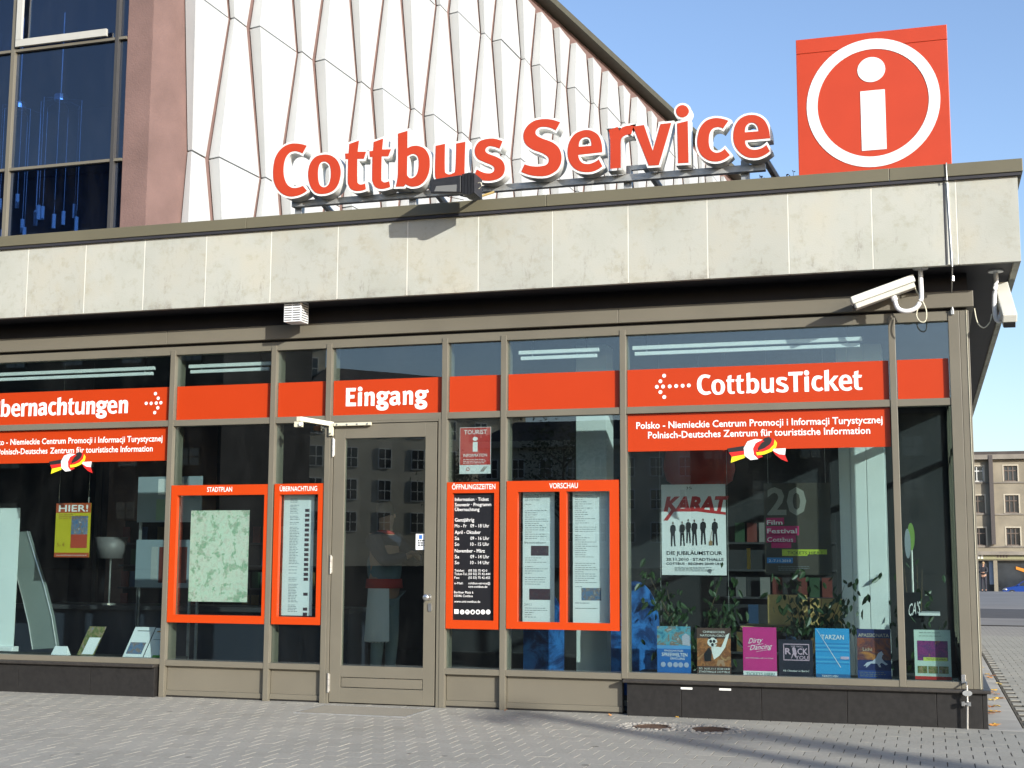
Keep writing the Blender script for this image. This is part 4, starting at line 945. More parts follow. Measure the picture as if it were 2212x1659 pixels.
def g3(x, y, Y): return at(*tz('b3', x, y), Y)
e0, e1 = g3(1820, 1085, YM-.01), g3(1842, 1150, YG-.13)
b = MB(); b.box(e0.x-.016, e0.x+.016, YM-.014, YM, e0.z-.03, e0.z+.035); b.build('clamp', M['steel'], t, bevel=.002)
b = MB(); b.tube([(e0.x+.02, YM-.02, e0.z-.02), (e1.x, YG-.14, e1.z+.03), (e1.x, YG-.14, .20), (e1.x-.008, YG-.135, -.02)], .009, 8); b.build('earth_rod', M['steel'], t)
b = MB(); n1 = g3(1845, 1175, YG-.15)
b.prism([(n1.x+.036*math.cos(2*math.pi*j/20), n1.z+.022*math.sin(2*math.pi*j/20)) for j in range(20)], YG-.155, YG-.150); b.build('number_tag', M['galv'], t)
n2 = g3(1838, 1243, YG-.14); b = MB(); b.box(n2.x-.034, n2.x-.010, YG-.155, YG-.13, n2.z-.016, n2.z+.016); b.box(n2.x+.010, n2.x+.034, YG-.155, YG-.13, n2.z-.016, n2.z+.016); b.box(n2.x-.034, n2.x+.034, YG-.15, YG-.142, n2.z-.008, n2.z+.008); b.build('coupling', M['steel'], t)
# small white strips stuck under the ledge
for k, (x, y, lb) in enumerate(((25, 1143, 'left'), (275, 1150, 'right'))):
    q = g3(x, y, YG-.087); t = thing('white_tape', f'{lb} one of two short strips of white tape on the dark plinth', 'tape', (q.x, YG-.086, q.z), 'white tape strips on the plinth')
    MB().box(q.x-.048, q.x+.048, YG-.0865, YG-.0855, q.z-.008, q.z+.008).build('strip', M['white'], t)

# --- little weeds growing on the roof
def weed(x, Y, z, h_, seed, label):
    rr = random.Random(seed); t = thing('roof_weed', label, 'weed', (x, Y, z), 'weeds on the flat roof'); b = MB(); lf_ = MB()
    for k in range(4):
        p = Vector((x, Y, z)); pts = [p]; dx = rr.uniform(-.35, .35)
        for j in range(4): p = p+Vector((dx*h_/4+rr.uniform(-.01, .01), rr.uniform(-.01, .01), h_/4*rr.uniform(.7, 1.1))); pts.append(p.copy())
        b.tube(pts, .0018, 4)
        for q in pts[2:]:
            for m_ in range(4):
                a = rr.uniform(0, 6.28); s = rr.uniform(.006, .014); e = Vector((math.cos(a), rr.uniform(-.6, .6), math.sin(a)))*s; f_ = Vector((-e.z, 0, e.x))*.5
                lf_.add([q, q+e+f_, q+e*2, q+e-f_], [(0, 1, 2, 3)])
    b.build('stem', M['stem'], t); lf_.build('leaf', M['stem'], t)['kind'] = 'stuff'
for k, (x, h_, lb) in enumerate(((-1.33, .20, 'dry weed on the flat roof just right of the last letter'), (-1.20, .26, 'dry weed on the flat roof a step right of the last letter post'), (-1.10, .22, 'sparse dry weed on the roof between lettering and square sign'), (-.99, .25, 'dry weed on the roof beside the square sign'))):
    weed(x, 11.5, 4.28, h_+.06, k, lb)

# --- autumn leaves in the corner at the right
lc = [(.52, .30, .03), (.45, .20, .05), (.30, .12, .04), (.50, .36, .10)]
lmats = [flat(f'dead_leaf_{k}', c, .7) for k, c in enumerate(lc)]
def dead_leaf(x, y, s, k, label):
    rr = random.Random(k*7+1); n = 10; a0 = rr.uniform(0, 6.28); pts = []
    for j in range(n):
        a = a0+6.283*j/n; r_ = s*(1 if j % 2 else .55)*rr.uniform(.8, 1.15); pts.append((x+r_*math.cos(a), y+r_*.8*math.sin(a), rr.uniform(.002, .02)+gz(y)))
    b = MB(); top = [(x, y, .012)]+pts; b.add(top, [(0, j+1, (j+1) % n+1) for j in range(n)])
    o = b.build('fallen_leaf', lmats[k % 4]); 
    sm = o.modifiers.new('thickness', 'SOLIDIFY'); sm.thickness = .0015
    tag(o, label, 'leaf', 'fallen leaves beside the plinth')
LP = []
for k, (x, y) in enumerate(((1975, 1055), (1990, 1075), (2010, 1068), (2045, 1118), (2015, 1160), (1995, 1175), (2035, 1185), (2005, 1220), (2030, 1215), (2060, 1210), (2000, 1265), (2035, 1262), (2010, 1295), (2035, 1300), (1998, 1310), (1935, 1012), (1920, 1380), (1845, 1380))):
    g_ = gnd(*tz('b3', x, y)); x_ = max(g_.x, .45) if g_.y > 11.3 else g_.x
    if g_.y > 11.25: pass
    LP.append((x_, g_.y, y))
for k, (x, y, _) in enumerate(LP):
    order = sorted(range(len(LP)), key=lambda i: LP[i][1]).index(k)
    ords = 'nearest second third fourth fifth sixth seventh eighth ninth tenth eleventh twelfth thirteenth fourteenth fifteenth sixteenth seventeenth farthest'.split()
    dead_leaf(x, y, .035+.02*((k*37) % 5)/5, k, ['orange-brown', 'dull brown', 'dark brown', 'yellow'][k % 4]+' fallen leaf beside the dark plinth, '+ords[order]+' counted from the near corner')
for k, (x, y) in enumerate(((1835, 455), (1140, 425), (60, 380))):
    q = gnd(1800/1.64919+x/4.876, 2400/1.64919+y/4.876); q.y = min(q.y, 11.24); dead_leaf(q.x, q.y, .018, k, ['small leaf scrap at the foot of the dark right-hand plinth', 'small leaf scrap at the foot of the panel right of the door', 'small leaf scrap left of the door frame foot'][k])
# ================================================================== THINGS BEHIND THE GLASS
def poster(name, label, TL, BR, Y, base, group, cat='poster', depth=.004):
    p, q = at(*TL, Y), at(*BR, Y)
    t = thing(name, label, cat, ((p.x+q.x)/2, Y, q.z), group)
    MB().box(p.x, q.x, Y, Y+depth, q.z, p.z).build('sheet', base, t); return t, p.x, q.x, q.z, p.z
class Pr:
    """print on a poster, positions in 0..1 from the lower left corner"""
    def __init__(s, r, lift=.0006): s.t, s.x0, s.x1, s.z0, s.z1 = r; s.Y = s.t.location.y; s.k = 0; s.W = s.x1-s.x0; s.H = s.z1-s.z0
    def X(s, u): return s.x0+s.W*u
    def Z(s, v): return s.z0+s.H*v
    def lay(s): s.k += 1; return s.Y-.0006*s.k
    def rect(s, m, *rs, name='picture'):
        y = s.lay()
        for u0, u1, v0, v1 in rs: MB().box(s.X(u0), s.X(u1), y-.0004, y, s.Z(v0), s.Z(v1)).build(name, m, s.t)
    def poly(s, m, *ps, name='picture'):
        y = s.lay()
        for P in ps: MB().prism([(s.X(u), s.Z(v)) for u, v in P], y-.0004, y).build(name, m, s.t)
    def text(s, m, *ts, bold=.012, shear=0, name='lettering'):
        y = s.lay()
        for tx in ts:
            b = MB(); put_text(b, tx[0], s.X(tx[1]), s.X(tx[2]), s.Z(tx[3]), tx[4]*s.H, y, (tx[5] if len(tx) > 5 else bold)*.5, 'fit', 2, shear, tx[6] if len(tx) > 6 else 0); b.build(name, m, s.t)
def z5(x, y): return 737.33+x/3, 553+y/3
def k5(x, y): return (2200+x*1000/1746)/1.64919, (1500+y*1000/1746)/1.64919
red = flat('poster_red', (.45, .03, .03)); dark = flat('poster_black', (.015, .015, .018)); 
GP = 'show posters standing on the window shelf'; YW = 11.50
# concert poster with six people
r = poster('concert_poster', 'white concert poster headed KARAT with six dark-suited men, hanging in the big window', k5(271, 396), k5(679, 960), 12.28, M['paper'], None)
P = Pr(r)
P.text(red, ('KARAT', .04, 1.0, .71, .155, .11), shear=.22)
P.poly(red, [(.03, .60), (.10, .60), (.20, .70), (.55, .70), (1.0, .66), (1.0, .69), (.55, .735), (.17, .73)])
def man(u, v, h, seed, lean=0):
    rr = random.Random(seed); w_ = h*.14; o = [];
    leg = [(u-w_*.9, v), (u-w_*.35, v), (u-.1*w_, v+h*.42), (u+.1*w_, v+h*.42), (u+w_*.45, v), (u+w_*1.0, v), (u+w_*.75, v+h*.5), (u+w_*.85, v+h*.60), (u+w_*1.15, v+h*.62), (u+w_*1.05, v+h*.80), (u+w_*.3, v+h*.86), (u-w_*.3, v+h*.86), (u-w_*1.0, v+h*.80), (u-w_*1.15, v+h*.60), (u-w_*.8, v+h*.5)]
    hd = [(u+w_*.33*math.cos(a), v+h*.925+h*.05*math.sin(a)) for a in [2*math.pi*k/10 for k in range(10)]]
    return leg, hd
legs = []; heads = []
for u, v, h, s in ((.18, .315, .285, 1), (.325, .32, .285, 2), (.42, .35, .28, 3), (.515, .325, .30, 4), (.65, .335, .30, 5), (.83, .325, .31, 6)):
    a, c = man(u, v, h*.98, s); legs.append(a); heads.append(c)
P.poly(dark, *legs); P.poly(flat('print_skin', (.14, .09, .07)), *heads); P.poly(flat('print_guitar', (.35, .22, .12)), [(.735, .325), (.785, .325), (.79, .37), (.765, .385), (.735, .365)], [(.757, .38), (.764, .38), (.785, .48), (.778, .48)])
P.text(dark, ('DIE JUBILÄUMSTOUR', .08, .94, .222, .042), ('20.11.2010 · STADTHALLE', .07, .96, .157, .033), ('COTTBUS · BEGINN 20:00 UHR', .07, .96, .113, .026), ('35', .39, .48, .945, .03), bold=.016)
uprow(4, P.X(.2), P.Z(.09), P.W*.62, P.H*.05, P.Y-.003, P.t, M['ink'], .4, 3)
# its hanging wires
b = MB()
for x_ in (P.x0-.012, P.x1+.015): b.tube([(x_, 12.28, .34), (x_, 12.28, 3.29)], .0015, 4)
b.build('hanging_wire', M['galv'], P.t)
# film festival poster on dark ground
r = poster('festival_poster', 'dark brown film festival poster with pink lettering and big 20, hanging in the big window', k5(908, 388), k5(1336, 958), 12.30, flat('brown_poster', (.060, .052, .040)), None)
P = Pr(r)
P.text(flat('print_pale', (.26, .26, .23)), ('20', .05, .64, .66, .30, .05))
P.rect(flat('print_pink', (.50, .02, .14)), (.03, .30, .55, .62), (.03, .52, .43, .53), (.03, .47, .35, .44), (.10, .40, .29, .36))
P.text(M['white'], ('Film', .04, .275, .545, .052, .03), ('Festival', .04, .49, .452, .052, .03), ('Cottbus', .04, .43, .358, .052, 0), bold=.02)
P.rect(flat('print_lime', (.42, .52, .05)), (.26, .64, .205, .275), (.64, .93, .222, .275)); P.rect(flat('print_cyan', (.03, .20, .50)), (.03, .42, .125, .185))
P.text(dark, ('TICKETS HIER !', .34, .86, .222, .034, .01)); P.text(M['white'], ('2.-7.11.2010', .06, .39, .138, .028, .01))
uprow(3, P.X(.2), P.Z(.10), P.W*.5, P.H*.06, P.Y-.004, P.t, M['ink'], .4, 8)
b = MB()
for x_ in (P.x0+.04, P.x1-.04): b.tube([(x_, 12.30, P.z1), (x_, 12.30, 3.29)], .0015, 4)
b.build('hanging_wire', M['galv'], P.t)
# row of A3 posters on the shelf
r = poster('show_poster', 'blue spa poster reading SPREEWELTEN, first from the left on the shelf of the big window', k5(245, 1275), k5(457, 1578), YW, flat('poster_blue', (.02, .13, .42)), GP); P = Pr(r)
P.rect(mat_picture('water_photo', [(.03, .16, .26), (.10, .35, .45), (.20, .12, .08), (.45, .55, .60)], 16, 2), (.0, 1.0, .60, 1.0)); P.rect(flat('poster_light_blue', (.10, .30, .60)), (.0, 1., .53, .60)); P.poly(flat('print_arm', (.42, .42, .50)), [(.76, .62), (.98, .60), (.97, .80), (.86, .86), (.74, .80)])
P.text(M['white'], ('EINZIGARTIGES', .22, .78, .475, .035), ('SPREEWELTEN', .14, .90, .375, .075, .01), ('ERHOLUNG', .40, .82, .305, .05, .008), bold=.006)
P.poly(flat('print_badge', (.35, .40, .55)), *[[(u+.075*math.cos(a), .20+.055*math.sin(a)) for a in [2*math.pi*k/12 for k in range(12)]] for u in (.18, .38, .55, .70, .87)])
r = poster('show_poster', 'brown circus poster headed CHINESISCHER NATIONALCIRCUS with panda and acrobat', k5(493, 1285), k5(707, 1588), YW, flat('poster_brown', (.09, .05, .04)), GP); P = Pr(r)
P.rect(mat_picture('fire_clouds', [(.08, .03, .02), (.42, .17, .06), (.20, .07, .03), (.50, .30, .14)], 9, 5), (.0, 1., .20, .78))
P.poly(M['white'], [(.42, .62), (.72, .60), (.88, .86), (.97, .90), (.84, .60), (.66, .42), (.50, .34), (.44, .50)], [(.50, .66+.0)]+[(.46+.15*math.cos(a), .70+.10*math.sin(a)) for a in [2*math.pi*k/14 for k in range(14)]])
P.poly(dark, *[[(u+.045*math.cos(a), v+.035*math.sin(a)) for a in [2*math.pi*k/8 for k in range(8)]] for u, v in ((.38, .80), (.56, .80), (.41, .72), (.51, .72), (.46, .65))], [(.20, .45), (.36, .60), (.44, .50), (.42, .30), (.22, .30)])
P.poly(flat('print_skin2', (.40, .24, .15)), [(.62, .34), (.78, .34), (.84, .22), (.76, .20), (.70, .27), (.64, .20), (.57, .22)])
P.text(M['white'], ('CHINESISCHER', .18, .84, .895, .045), ('NATIONALCIRCUS', .10, .90, .82, .045), ('SO. 16.01.11 // 16.00 UHR', .05, .97, .13, .04), ('STADTHALLE COTTBUS', .05, .97, .065, .04), bold=.01)
r = poster('show_poster', 'magenta dance musical poster with slanted white script, third from the left on the shelf', k5(778, 1280), k5(993, 1594), YW, flat('poster_magenta', (.55, .03, .22)), GP); P = Pr(r)
P.rect(M['paper'], (0, 1, 0, .115), name='footer'); P.text(M['white'], ('Dirty', .16, .56, .665, .11, .006, .10), ('Dancing', .20, .84, .53, .11, .006, .10), shear=.35); P.text(M['white'], ('DAS ORIGINAL LIVE ON STAGE', .08, .90, .365, .022, 0))
P.poly(M['white'], [(.14, .60), (.60, .665), (.62, .675), (.14, .607)], [(.40, .50), (.80, .555), (.80, .560), (.40, .506)]); P.text(flat('print_green', (.12, .24, .2)), ('TICKETS HIER!', .08, .93, .03, .06, .006))
r = poster('show_poster', 'black rock musical poster with pink block letters, fourth from the left on the shelf', k5(1000, 1357), k5(1218, 1592), YW-.01, flat('poster_navy', (.012, .014, .03)), GP); P = Pr(r)
pk = flat('print_pale_pink', (.55, .38, .48)); P.rect(pk, (.14, .90, .86, .885), (.14, .165, .44, .87), (.875, .90, .44, .87), (.14, .90, .43, .455))
P.text(pk, ('WE WILL', .36, .72, .79, .05), ('R', .19, .37, .60, .17, .05), ('CK', .55, .86, .60, .17, .05), ('YOU', .48, .86, .465, .10, .03), bold=.01)
P.poly(pk, [(.40, .76), (.44, .80), (.50, .76), (.53, .63), (.50, .50), (.44, .60), (.38, .48), (.36, .49), (.42, .63)])
P.text(M['white'], ('Ab Oktober in Berlin!', .12, .88, .13, .05, .01))
r = poster('show_poster', 'bright blue wavy musical poster headed TARZAN, fifth from the left on the shelf', k5(1228, 1288), k5(1449, 1603), YW, flat('poster_sky_blue', (.03, .30, .62)), GP); P = Pr(r)
P.t['label'] = 'bright blue wavy musical poster headed TARZAN, fifth from the left on the shelf'
P.rect(flat('poster_wave_dark', (.02, .20, .48)), *[(0, 1, v, v+.022) for v in (.28, .36, .52, .60, .68)]); P.rect(flat('poster_wave_light', (.08, .40, .68)), *[(0, 1, v, v+.018) for v in (.32, .41, .56, .645)])
P.rect(flat('poster_footer', (.02, .12, .30)), (0, 1, 0, .085), name='footer')
P.poly(M['white'], [(.04, .98), (.05, .98), (.74, .22), (.72, .22)])
P.text(M['white'], ('TARZAN', .18, .84, .78, .095, .008), ('TICKETS HIER!', .17, .65, .022, .042, .01)); P.rect(flat('print_rose', (.5, .40, .55)), (.73, .98, .385, .44))
r = poster('show_poster', 'dark blue and orange show poster with white horse, sixth from the left on the shelf', k5(1487, 1292), k5(1706, 1608), YW, flat('poster_night', (.02, .03, .12)), GP); P = Pr(r)
P.rect(mat_picture('sunset_photo', [(.03, .03, .10), (.30, .08, .03), (.10, .04, .06), (.45, .18, .05)], 6, 9), (0, 1, .38, .82))
P.poly(flat('print_horse', (.48, .50, .60)), [(.17, .25), (.28, .33), (.45, .36), (.55, .42), (.62, .52), (.72, .56), (.78, .50), (.74, .47), (.72, .42), (.78, .36), (.90, .30), (.84, .28), (.72, .33), (.66, .30), (.70, .24), (.64, .24), (.58, .31), (.40, .31), (.30, .25), (.24, .22), (.26, .27)])
P.text(flat('print_cream', (.55, .48, .36)), ('APASSIONATA', .04, .95, .84, .075, .004), ('Licht', .17, .45, .56, .07, .002), bold=0); P.rect(flat('print_deep_blue', (.02, .06, .25)), (0, 1, 0, .17)); uprow(3, P.X(.06), P.Z(.15), P.W*.8, P.H*.11, P.Y-.004, P.t, M['ink'], .4, 13)
r = poster('show_poster', 'pale green ticket poster with red photos, in the corner window at the right', tz('b3', 1497, 762), tz('b3', 1745, 1090), YW, flat('poster_mint', (.50, .62, .56)), GP); P = Pr(r)
P.rect(mat_picture('stage_photo', [(.06, .02, .10), (.22, .03, .16), (.10, .03, .14), (.45, .15, .05)], 14, 4), (.08, .92, .38, .78)); P.rect(flat('ticket_lime', (.50, .58, .12)), (.24, .90, .375, .445)); P.text(dark, ('TICKETS HIER!', .32, .86, .395, .032, .006))
P.rect(pic_col, (.08, .34, .125, .27), (.37, .63, .125, .27), (.66, .92, .125, .27)); P.rect(red, (0, 1, 0, .065), name='footer'); uprow(3, P.X(.14), P.Z(.96), P.W*.7, P.H*.10, P.Y-.004, P.t, M['ink'], .3, 17)
# left window: yellow HIER poster, brochures
r = poster('family_pass_poster', 'yellow and red poster headed HIER! hanging in the far left window', (122, 1087), (192, 1204), 12.0, flat('poster_yellow', (.50, .42, .02)), None); P = Pr(r)
P.rect(flat('poster_orange_red', (.40, .07, .02)), (0, 1, .82, 1.0), (0, 1, 0, .085)); P.text(M['white'], ('HIER!', .08, .92, .845, .125, .03))
P.rect(pic_blue, (.46, .93, .42, .76)); P.rect(flat('poster_brick', (.42, .06, .03)), (.46, .93, .17, .42)); P.text(flat('print_ochre', (.3, .12, .02)), ('Der aktuelle', .10, .50, .78, .025), ('Familienpass 2010/2011', .10, .90, .745, .025), ('für ganz Brandenburg', .10, .82, .71, .025), ('5,- €', .08, .30, .20, .07), bold=.01)
P.text(M['white'], ('www.familienpass-brandenburg.de', .06, .94, .03, .022), bold=0)
b = MB(); b.tube([(P.x0+.03, 12.0, P.z1), (P.x0+.03, 12.0, 3.29)], .0015, 4); b.tube([(P.x1-.03, 12.0, P.z1), (P.x1-.03, 12.0, 3.29)], .0015, 4); b.build('hanging_wire', M['galv'], P.t)
GB = 'brochures on the shelf of the far left window'
def brochure(label, TL, BR, Y, m, lean=.06):
    p, q = at(*TL, Y), at(*BR, Y); t = thing('brochure', label, 'brochure', ((p.x+q.x)/2, Y, .34), GB); z0 = max(q.z, .337)
    sh = .10*(p.z-z0)/.3
    MB().hexa([(p.x, Y, z0), (q.x, Y, z0), (q.x+sh, Y+lean, p.z), (p.x+sh, Y+lean, p.z)], [(p.x, Y+.006, z0), (q.x, Y+.006, z0), (q.x+sh, Y+lean+.006, p.z), (p.x+sh, Y+lean+.006, p.z)]).build('cover', m, t)
    return t, p.x, q.x, z0, p.z, sh, lean
t, a, c, z0, z1, sh, ln = brochure('photo-covered leaflet stack leaning on the shelf of the far left window', tz('b1', 505, 742), tz('b1', 605, 930), 11.52, pic_col)
MB().hexa(*[[(a+.055, 11.519-d, z0+.01), (c-.006, 11.519-d, z0+.01), (c+sh*.6-.004, 11.519+ln*.58-d, z0+(z1-z0)*.62), (a+.06+sh*.6, 11.519+ln*.58-d, z0+(z1-z0)*.62)] for d in (.001, 0)]).build('white_field', M['paper'], t)
def face(a, c, z0, z1, sh, ln, Y, u0, u1, v0, v1, m, t, nm='picture'):
    g = lambda u, v, d: (a+(c-a)*u+sh*v, Y+ln*v-d, z0+(z1-z0)*v)
    MB().hexa(*[[g(u0, v0, d), g(u1, v0, d), g(u1, v1, d), g(u0, v1, d)] for d in (.002, .0005)]).build(nm, m, t)
t, a, c, z0, z1, sh, ln = brochure('white brochure with a blue castle photo, left of two at the shelf end', tz('b1', 800, 745), tz('b1', 920, 945), 11.50, M['paper'])
face(a, c, z0, z1, sh, ln, 11.50, .10, .88, .12, .50, pic_blue, t); face(a, c, z0, z1, sh, ln, 11.50, .2, .8, .86, .89, M['ink'], t, 'text_line')
t, a, c, z0, z1, sh, ln = brochure('white brochure with green foot, right of two at the end of the shelf', tz('b1', 935, 752), tz('b1', 1040, 948), 11.50, M['paper'])
face(a, c, z0, z1, sh, ln, 11.50, .5, 1., .01, .10, flat('brochure_green', (.10, .35, .03)), t); face(a, c, z0, z1, sh, ln, 11.50, .15, .85, .86, .90, flat('brochure_orange', (.5, .2, .03)), t, 'text_line'); face(a, c, z0, z1, sh, ln, 11.50, .15, .7, .6, .62, M['ink'], t, 'text_line')
t = thing('display_card', 'small folded white card standing on the shelf of the far left window', 'card', (-8.2, 11.5, .337))
p, q = at(*tz('b1', 345, 870), 11.5), at(*tz('b1', 430, 925), 11.5)
MB().hexa([(p.x-.02, 11.49, .337), (q.x, 11.49, .337), (q.x-.015, 11.53, p.z), (p.x, 11.53, p.z)], [(p.x-.02, 11.575, .337), (q.x, 11.575, .337), (q.x-.015, 11.535, p.z), (p.x, 11.535, p.z)]).build('card', M['paper'], t)
# white roll-up panel and curved silver stele at far left
t = thing('roll_up_banner', 'tall white roll-up banner standing at the far left edge of the window', 'banner', (-9.45, 12.2, .016))
p, q = at(0, 1130, 12.2), at(28, 1400, 12.2)
MB().box(p.x-.5, q.x, 12.2, 12.21, .36, 1.80).build('sheet', flat('banner_sheet', (.70, .76, .74)), t); MB().box(p.x-.5, q.x+.03, 12.15, 12.26, .30, .36).build('foot_case', M['white_paint'], t, bevel=.01)
t = thing('information_stele', 'curved silver-grey stele leaning behind the far left window', 'stele', (-8.8, 12.5, .016))
def st(x, y): q = at(*tz('b1', x, y), 12.5); return (q.x, q.z)
Lp = [(90, 130), (95, 350), (150, 560), (190, 730), (215, 890)]; Rp = [(180, 125), (230, 290), (290, 480), (340, 680), (372, 880)]
b = MB(); L_ = [st(*p) for p in Lp]; R_ = [st(*p) for p in Rp]
for i in range(4): b.hexa([(L_[i+1][0], 12.5, L_[i+1][1]), (R_[i+1][0], 12.5, R_[i+1][1]), (R_[i][0], 12.5, R_[i][1]), (L_[i][0], 12.5, L_[i][1])], [(L_[i+1][0], 12.54, L_[i+1][1]), (R_[i+1][0], 12.54, R_[i+1][1]), (R_[i][0], 12.54, R_[i][1]), (L_[i][0], 12.54, L_[i][1])])
b.build('body', flat('stele_silver', (.20, .23, .22), .35), t)
MB().tube([(x, 12.49, z) for x, z in R_], .008, 6).build('edge', M['steel'], t); MB().tube([(x, 12.49, z) for x, z in L_], .006, 6).build('edge', M['steel'], t)
# grey notice boards and desk lamp deep in the left room
for k, (TL, BR, Y, col, lb) in enumerate(((tz('r4', 898, 1432), tz('b1', 1300, 65), 13.2, (.30, .36, .40), 'pale grey-blue notice board with small cards, upper one behind the mullion'),
                           (tz('b1', 885, 180), tz('b1', 1235, 492), 13.2, (.24, .30, .34), 'pale grey-blue notice board with a dark red calendar, lower one behind the mullion'))):
    p, q = at(*TL, Y), at(*BR, Y); t = thing('notice_board', lb, 'notice board', ((p.x+q.x)/2, Y, .016), 'notice boards in the left room')
    MB().box(p.x, q.x, Y, Y+.02, q.z, p.z).build('board', flat(f'board_grey_{k}', col), t)
    for x_ in (p.x+.03, q.x-.03): MB().box(x_-.012, x_+.012, Y+.021, Y+.045, .016, p.z).build('leg', M['galv'], t)
    W, Hh = q.x-p.x, p.z-q.z
    if k == 0: MB().box(p.x+W*.32, p.x+W*.45, Y-.002, Y-.0005, q.z+Hh*.6, q.z+Hh*.95).box(p.x+W*.60, p.x+W*.72, Y-.002, Y-.0005, q.z+Hh*.55, q.z+Hh*.98).build('card', M['paper'], t); MB().box(p.x+W*.3, p.x+W*.5, Y-.002, Y-.0005, q.z+.02, q.z+Hh*.5).build('card', flat('card_green', (.3, .42, .3)), t)
    else: MB().box(p.x+W*.42, p.x+W*.92, Y-.002, Y-.0005, q.z+Hh*.1, q.z+Hh*.85).build('calendar', flat('calendar_red', (.14, .035, .03)), t); MB().box(p.x+W*.28, p.x+W*.40, Y-.002, Y-.0005, q.z+Hh*.15, q.z+Hh*.85).build('card', flat('card_grey', (.35, .38, .38)), t)
t = thing('desk_lamp', 'white cone lamp shade above a desk in the left room', 'lamp', (-8.2, 13.5, .75))
p = at(*tz('b1', 720, 232), 13.5); zz = p.z
b = MB(); b.tube([(p.x, 13.5, zz-.12), (p.x, 13.5, zz+.12)], .12, 20, taper=[.14, .18]); b.build('lamp_shade', flat('shade_white', (.14, .13, .13)), t, smooth=True); MB().tube([(p.x, 13.5, .76), (p.x, 13.5, zz-.12)], .01, 8).tube([(p.x, 13.5, .75), (p.x, 13.5, .77)], .08, 16).build('stand', M['steel'], t)
t = thing('counter', 'long dark service counter across the left room', 'counter', (-7.5, 13.8, .016))
MB().box(-10.2, -5.9, 13.4, 14.1, .70, .75).build('worktop', flat('counter_top', (.05, .05, .055), .3), t, bevel=.004); MB().box(-10.15, -5.95, 13.5, 14.05, .016, .699).build('front', flat('counter_front', (.03, .035, .05)), t)
# brochure racks on the back wall of both rooms
rr = random.Random(11)
cols = [(.12, .03, .025), (.02, .05, .11), (.10, .10, .10), (.12, .08, .03), (.025, .06, .03), (.16, .16, .155)]
cm = [flat(f'leaflet_{k}', c) for k, c in enumerate(cols)]
for k, (xa, xb, lb) in enumerate(((-9.9, -8.6, 'dark brochure rack at the back of the left room, left one'), (-8.3, -7.0, 'dark brochure rack at the back of the left room, right one'), (-2.2, -.9, 'dark brochure rack behind the big poster window'))):
    Y = 15.2 if k < 2 else 14.2; t = thing('brochure_rack', lb, 'rack', ((xa+xb)/2, Y, .016), 'brochure racks')
    MB().box(xa, xb, Y+.12, Y+.16, .016, 1.75).build('back_panel', M['dark'], t)
    for j in range(5):
        z = .35+j*.28; MB().box(xa, xb, Y, Y+.119, z-.02, z).build('shelf', flat('rack_shelf', (.04, .04, .045)), t)
        x = xa+.03
        while x < xb-.12:
            if rr.random() < .45: MB().box(x, x+.10, Y+.03, Y+.05, z+.001, z+.2).build('leaflet', rr.choice(cm), t)
            x += .125
# blue display boards (two) with rounded top, leaf shadows painted in as dark patches
for k, (TL, BR, Y, lb) in enumerate(((tz('b2', 1180, 500), tz('b2', 1440, 1000), 12.35, 'bright blue display board standing behind the VORSCHAU frame'), (tz('b2', 1745, 445), tz('b2', 2062, 1100), 11.95, 'bright blue display board with rounded top, left behind the big poster window'))):
    p, q = at(*TL, Y), at(*BR, Y); t = thing('display_board', lb, 'display board', ((p.x+q.x)/2, Y, .016), 'blue display boards')
    xm, rx = (p.x+q.x)/2, (q.x-p.x)/2; poly = [(p.x, .10), (q.x, .10)]+[(xm+rx*math.cos(a), p.z-.40+.40*math.sin(a)) for a in [math.pi*j/14 for j in range(15)]]
    MB().prism(poly, Y, Y+.03).build('board', mat_picture(f'display_blue_leaf_shadow_{k}', [(.005, .02, .09), (.008, .05, .18), (.03, .17, .50), (.04, .22, .60)], 5, k*4), t)
    MB().box(xm-.2, xm+.2, Y-.08, Y+.14, .016, .04).box(xm-.02, xm+.02, Y+.031, Y+.06, .041, .5).build('foot', M['galv'], t)
# potted fig trees: many leaf-sized faces
def plant(x, y, h, label, seed, n=260, spread=.38, zlow=.35):
    rr = random.Random(seed); t = thing('potted_plant', label, 'plant', (x, y, .016), 'leafy plants behind the big window')
    MB().tube([(x, y, .016), (x, y, .32)], .15, 16, taper=[.11, .15]).build('pot', flat('pot_grey', (.10, .10, .10)), t)
    b = MB(); tips = []
    for k in range(9):
        p = Vector((x, y, .30)); a = rr.uniform(0, 6.28); pts = [p]; L = h*rr.uniform(.6, 1)
        for j in range(6): p = p+Vector((math.cos(a)*spread/7*rr.uniform(.3, 1.5), math.sin(a)*spread/10*rr.uniform(.3, 1.5), (L-.3)/6)); pts.append(p.copy())
        b.tube(pts, .006, 5, taper=[.008-.001*j for j in range(7)]); tips += pts[1:]
    b.build('stem', M['stem'], t); lf_ = MB()
    for k in range(n):
        c = rr.choice(tips)+Vector((rr.gauss(0, .09), rr.gauss(0, .07), rr.gauss(0, .08))); c.z = max(c.z, zlow); c.y = max(c.y, 11.62)
        a = rr.uniform(0, 6.28); d = Vector((math.cos(a)*.5, math.sin(a)*.5, -rr.uniform(.3, 1.1))).normalized(); s = rr.uniform(.025, .048); sd = d.cross(Vector((rr.uniform(-.3, .3), rr.uniform(-1, 1), .4))).normalized()
        nn = d.cross(sd)*s*.15
        lf_.add([c, c+d*s*.6+sd*s*.45+nn, c+d*s*1.4+sd*s*.40+nn, c+d*s*2.2, c+d*s*1.4-sd*s*.40+nn, c+d*s*.6-sd*s*.45+nn], [(0, 1, 2, 3), (0, 3, 4, 5)])
    o = lf_.build('leaf', M['leaf'], t); o['kind'] = 'stuff'
plant(-2.0, 12.0, 1.15, 'leafy green fig plant in a pot below the white concert poster', 1, 520)
